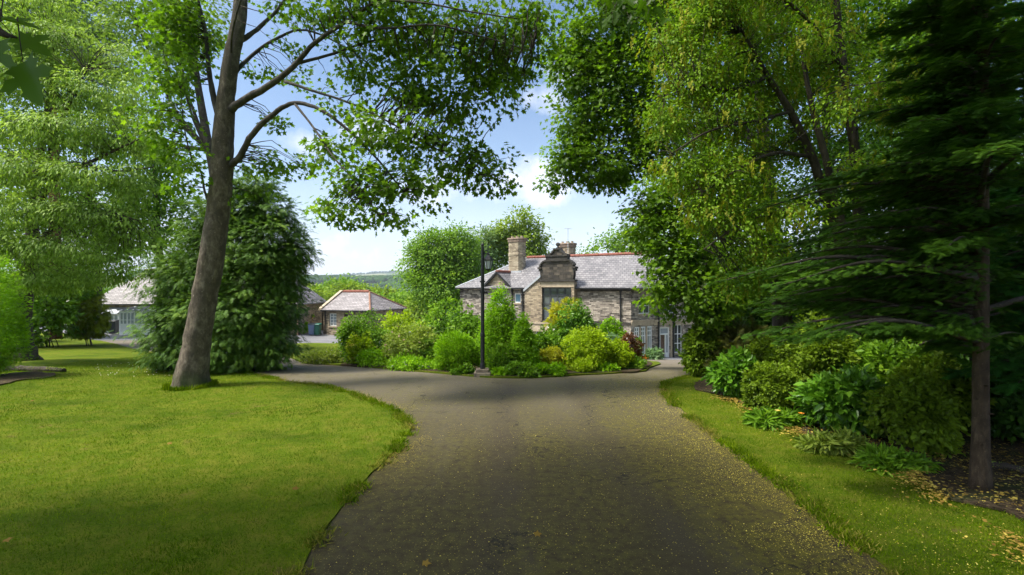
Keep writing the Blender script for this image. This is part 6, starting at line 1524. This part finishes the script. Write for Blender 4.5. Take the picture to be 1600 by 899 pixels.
# ------------------------------------------------------------------ lamp post
lp = hit(754, 589); lx0, ly0 = lp[0], lp[1]; lz = gz(lx0, ly0) + .05; kk = ly0 / F
lamp = empty('lamp_post', (lx0, ly0, lz), 'tall black cast iron lamp post with a hanging lantern', 'lamp post')
Hh = (587 - 381) * kk
mb = MB(); mb.box(-.24, .24, -.24, .24, -.06, .09); mb.box(-.19, .19, -.19, .19, .092, .18); mb.build('plinth', M['stone_tan'], lamp, bevel=.02)
mb = MB(); mb.lathe((0, 0, 0), [(.075, .182), (.075, .3), (.06, .34), (.06, 1.1), (.068, 1.12), (.068, 1.2), (.054, 1.24), (.05, Hh * .8), (.045, Hh * .82), (.042, Hh - .12), (.035, Hh - .1), (.045, Hh - .05), (.01, Hh)], 14)
for hz_ in (Hh * .62, Hh * .70): mb.lathe((0, 0, hz_), [(.08, 0), (.08, .05)], 12)
mb.build('post', M['black_iron'], lamp)
mb = MB(); ax_ = .17; zl = Hh - (396 - 381) * kk
mb.tube(smooth_path([(0, 0, zl - .2), (.06, 0, zl + .02), (.12, 0, zl + .06), (ax_, 0, zl)], [.014] * 4, 4)[0], .014, 6); mb.tube([(0, 0, zl - .05), (ax_, 0, zl - .02)], .012, 6)
mb.tube([(-.03, 0, Hh * .62 + .02), (.12, 0, Hh * .62 + .02)], .012, 6); mb.lathe((.12, 0, Hh * .62 - .01), [(.02, 0), (.03, .03), (.02, .06)], 8)
mb.build('bracket', M['black_iron'], lamp)
zt_ = zl - .02
mb = MB()
mb.lathe((ax_, 0, zt_ - .22), [(.15, 0), (.155, .02), (.05, .16), (.04, .2), (.015, .24)], 6)
mb.lathe((ax_, 0, zt_ - .56), [(.012, 0), (.02, .04), (.08, .08), (.085, .1)], 6)
for i in range(6):
    a = i * math.pi / 3; mb.tube([(ax_ + .083 * math.cos(a), .083 * math.sin(a), zt_ - .46), (ax_ + .128 * math.cos(a), .128 * math.sin(a), zt_ - .22)], .008, 5)
ln_ = mb.build('lantern', M['black_iron'], lamp)
mb = MB(); mb.lathe((ax_, 0, zt_ - .458), [(.075, 0), (.12, .235)], 6); mb.build('lantern_glass', M['frosted'], ln_)

# ------------------------------------------------------------------ small things on the ground
rngS = np.random.default_rng(77)
def log_(name, label, p0, p1, r, cat='log', mat='bark_dark'):
    p0, p1 = np.array(p0), np.array(p1); o = empty(name, p0, label, cat)
    pts = [p0, p0 * .66 + p1 * .34 + [0, 0, .03], p0 * .33 + p1 * .67 + [0, 0, .02], p1]
    limb_mesh('wood', [(pts, [r, r * 1.05, r * .95, r * .85])], M[mat], o, o.location, rngS, 12, .08)
    fo = Foliage(); n_ = 500; t = rngS.random(n_); q_ = p0 + (p1 - p0) * t[:, None]; a = rngS.uniform(.3, 2.8, n_); q_ = q_ + np.stack([np.zeros(n_), -np.cos(a) * r, np.sin(a) * r], 1)
    fo.add(OVATE, q_, rngS.normal(0, 1, q_.shape), rngS.normal(0, .4, q_.shape) + [0, 0, 1], .035, rngS); fo.build('moss', [M['olive_leaf']], o, o.location)
a = hit(8, 581); b = hit(100, 583)
log_('fallen_log', 'mossy half-buried log edging the bare soil on the left lawn', a + [0, 0, .08], b + [0, 0, .06], .09)
a = hit(1545, 738); b = hit(1600, 752)
log_('fallen_log', 'dark fallen branch on the leaf litter behind the slim trunk', a + [0, 0, .09], b + [.2, -.05, .08], .05)
def poppy(label, px, py, mat):
    q_ = hit(px, py + 8); zb = gz(q_[0], q_[1]) + .08; top_ = P(px, py, q_[1] )
    o = empty('poppy', (q_[0], q_[1], zb), label, 'flower', 'poppies at the edge of the right border')
    mb = MB(); mb.tube([(0, 0, 0), (.01, 0, .1), (top_[0] - q_[0], 0, .24)], .004, 5); mb.build('stem', M['mid_leaf'], o)
    fo = Foliage(); n_ = 6; an = np.arange(n_) * 2 * math.pi / n_; c = np.array([top_[0] - q_[0], 0, .24])
    fo.add(ROUND, np.tile(c, (n_, 1)), np.stack([np.cos(an), np.sin(an), np.full(n_, .5)], 1), np.tile([0, 0, 1.0], (n_, 1)), .06, rngS); fo.build('petal', [M[mat]], o)
poppy('orange poppy in front of the large glossy rhododendron', 1252, 669, 'orange_petal'); poppy('small yellow flower among the weeds left of the orange poppy', 1215, 664, 'yellow_petal')
# daisies in the far lawn, scattered leaves and pebbles
n_ = 260; pd = np.array([hit(rngS.uniform(150, 290), rngS.uniform(570, 594)) for _ in range(70)])
pd[:, 2] = ground_z(pd[:, 0], pd[:, 1]) + .09
fo = Foliage(); fo.add(PETAL, pd, rngS.normal(0, 1, pd.shape), np.tile([0, -.6, 1.0], (len(pd), 1)), .022, rngS); tag(fo.build('daisies', [M['white_petal']]), 'white daisies dotted over the lawn before the cypress', 'daisies', kind='stuff')
for i, (px, py, lab) in enumerate([(457, 776, 'curled grey-brown dead leaf on the lower left lawn'), (835, 838, 'pale dead leaf on the drive near the bottom centre'), (660, 884, 'flattened dead leaf at the bottom of the drive'), (262, 702, 'small dead leaf in the middle of the left lawn'), (49, 633, 'pale fallen leaf on the bare edge of the left lawn'), (10, 858, 'pale dead leaf in the lower left corner')]):
    q_ = hit(px, py); fo = Foliage(); z_ = gz(q_[0], q_[1]) + (.012 if 600 < px < 1200 else .085)
    fo.add(MAPLE, np.array([[q_[0], q_[1], z_]]), np.array([[.8, .4 - .2 * i, .05]]), np.array([[.1, -.35, 1.0]]), np.array([.085]), rngS, 0, np.array([.15])); o = fo.build('dead_leaf', [M['dead_leaf']]); tag(o, lab, 'leaf', 'single dead leaves on lawn and drive')

# ------------------------------------------------------------------ air
HZ = MB(); HZ.box(-5000, 5000, -500, 6200, -75, 230)
hz = HZ.build('haze', [])
m, nt, out = newmat('haze'); v = N(nt, 'ShaderNodeVolumePrincipled'); v.inputs['Color'].default_value = (0.78, 0.86, 1.0, 1); v.inputs['Density'].default_value = 0.00013
nt.links.new(v.outputs[0], out.inputs['Volume']); hz.data.materials.append(m); tag(hz, kind='stuff')

# ------------------------------------------------------------------ light, sky, camera
SUN_EL, SUN_AZ = R(60), math.atan2(-.97, -.24)      # azimuth measured from +Y towards +X
sdir = Vector((math.sin(SUN_AZ) * math.cos(SUN_EL), math.cos(SUN_AZ) * math.cos(SUN_EL), math.sin(SUN_EL)))
sd = bpy.data.lights.new('sun', 'SUN'); sd.energy = 3.6; sd.angle = R(11.0); sd.color = (1.0, .95, .86)
so = bpy.data.objects.new('sun', sd); COL.objects.link(so); so.rotation_euler = sdir.to_track_quat('Z', 'Y').to_euler()

w = bpy.data.worlds.new('World'); scene.world = w; w.use_nodes = True
nt = w.node_tree; nt.nodes.clear()
out = N(nt, 'ShaderNodeOutputWorld'); bg = N(nt, 'ShaderNodeBackground'); bg.inputs[1].default_value = 0.085
sky = N(nt, 'ShaderNodeTexSky'); sky.sky_type = 'NISHITA'; sky.sun_disc = False; sky.sun_elevation = SUN_EL; sky.sun_rotation = SUN_AZ; sky.air_density = 1.0; sky.dust_density = .6; sky.ozone_density = 1.6
tc = N(nt, 'ShaderNodeTexCoord'); sp = N(nt, 'ShaderNodeSeparateXYZ'); nt.links.new(tc.outputs['Generated'], sp.inputs[0])
zc_ = mth(nt, 'MAXIMUM', sp.outputs[2], 0.0); den = mth(nt, 'ADD', zc_, .16)
cb = N(nt, 'ShaderNodeCombineXYZ'); nt.links.new(mth(nt, 'DIVIDE', sp.outputs[0], den), cb.inputs[0]); nt.links.new(mth(nt, 'DIVIDE', sp.outputs[1], den), cb.inputs[1])
cn = noise(nt, cb.outputs[0], 1.7, 9, .56); cn2 = noise(nt, tc.outputs['Generated'], 9.0, 8, .6)
cover = ramp(nt, cn, [(0.5, (0,) * 3), (0.66, (.9,) * 3)])
def cloud(px, py, rx, amt):
    d_ = Vector(((px - 800) / F, 1, (450 - py) / F)).normalized()
    vm = N(nt, 'ShaderNodeVectorMath'); vm.operation = 'SUBTRACT'; nt.links.new(tc.outputs['Generated'], vm.inputs[0]); vm.inputs[1].default_value = d_
    sc_ = N(nt, 'ShaderNodeVectorMath'); sc_.operation = 'MULTIPLY'; nt.links.new(vm.outputs[0], sc_.inputs[0]); sc_.inputs[1].default_value = (1 / rx, 1 / rx, 2.0 / rx)
    le = N(nt, 'ShaderNodeVectorMath'); le.operation = 'LENGTH'; nt.links.new(sc_.outputs[0], le.inputs[0])
    f_ = mth(nt, 'SUBTRACT', 1.0, le.outputs['Value'])
    f_ = mth(nt, 'ADD', f_, mth(nt, 'MULTIPLY', mth(nt, 'SUBTRACT', cn2, .5), 3.2))
    return mth(nt, 'MULTIPLY', ramp(nt, f_, [(0.08, (0,) * 3), (0.9, (1,) * 3)]), amt)
tot = mth(nt, 'MULTIPLY', cover, .05)
for c_ in ((815, 282, .12, .8), (905, 110, .09, .8), (850, 150, .06, .6), (590, 215, .12, .85), (640, 290, .10, .6), (470, 225, .06, .5), (560, 400, .17, .9), (450, 395, .14, .8), (250, 380, .2, .8)):
    tot = mth(nt, 'MAXIMUM', tot, cloud(*c_))
hzn = ramp(nt, sp.outputs[2], [(0.0, (.8,) * 3), (0.06, (.55,) * 3), (0.22, (.12,) * 3), (.4, (0,) * 3)])
tot = mth(nt, 'MAXIMUM', tot, hzn)
ccol = mixc(nt, cn2, (5.6, 6.1, 7.0), (8.2, 8.2, 8.3))
col = mixc(nt, tot, mixc(nt, 1.0, sky.outputs[0], (.9, .99, 1.05), 'MULTIPLY'), ccol)
# broad glow added to the sky round the sun for soft fill light
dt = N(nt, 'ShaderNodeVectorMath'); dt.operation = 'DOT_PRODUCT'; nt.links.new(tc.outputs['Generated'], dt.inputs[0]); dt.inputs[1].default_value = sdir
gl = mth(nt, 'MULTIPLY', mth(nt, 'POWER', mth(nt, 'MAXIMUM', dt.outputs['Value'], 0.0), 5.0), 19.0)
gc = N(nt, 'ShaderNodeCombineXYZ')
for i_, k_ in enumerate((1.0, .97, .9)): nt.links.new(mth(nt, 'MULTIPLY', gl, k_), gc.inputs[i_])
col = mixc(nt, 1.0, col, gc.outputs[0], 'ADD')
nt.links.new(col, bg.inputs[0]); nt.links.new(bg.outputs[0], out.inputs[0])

cam = bpy.data.cameras.new('camera'); cam.sensor_width = 36; cam.lens = 18.0; cam.clip_end = 20000; cam.clip_start = .05
co = bpy.data.objects.new('camera', cam); COL.objects.link(co); co.location = (0, 0, EYE); co.rotation_euler = (R(90), 0, 0); scene.camera = co

vs = scene.view_settings; vs.view_transform = 'Standard'; vs.look = 'None'; vs.exposure = 1.1; vs.gamma = 1; vs.use_curve_mapping = False
cy = scene.cycles
cy.max_bounces = 12; cy.diffuse_bounces = 8; cy.glossy_bounces = 3; cy.transmission_bounces = 6; cy.transparent_max_bounces = 8; cy.volume_bounces = 0
cy.use_denoising = True; cy.denoiser = 'OPENIMAGEDENOISE'; cy.use_adaptive_sampling = True; cy.adaptive_threshold = .02
cy.sample_clamp_indirect = 8
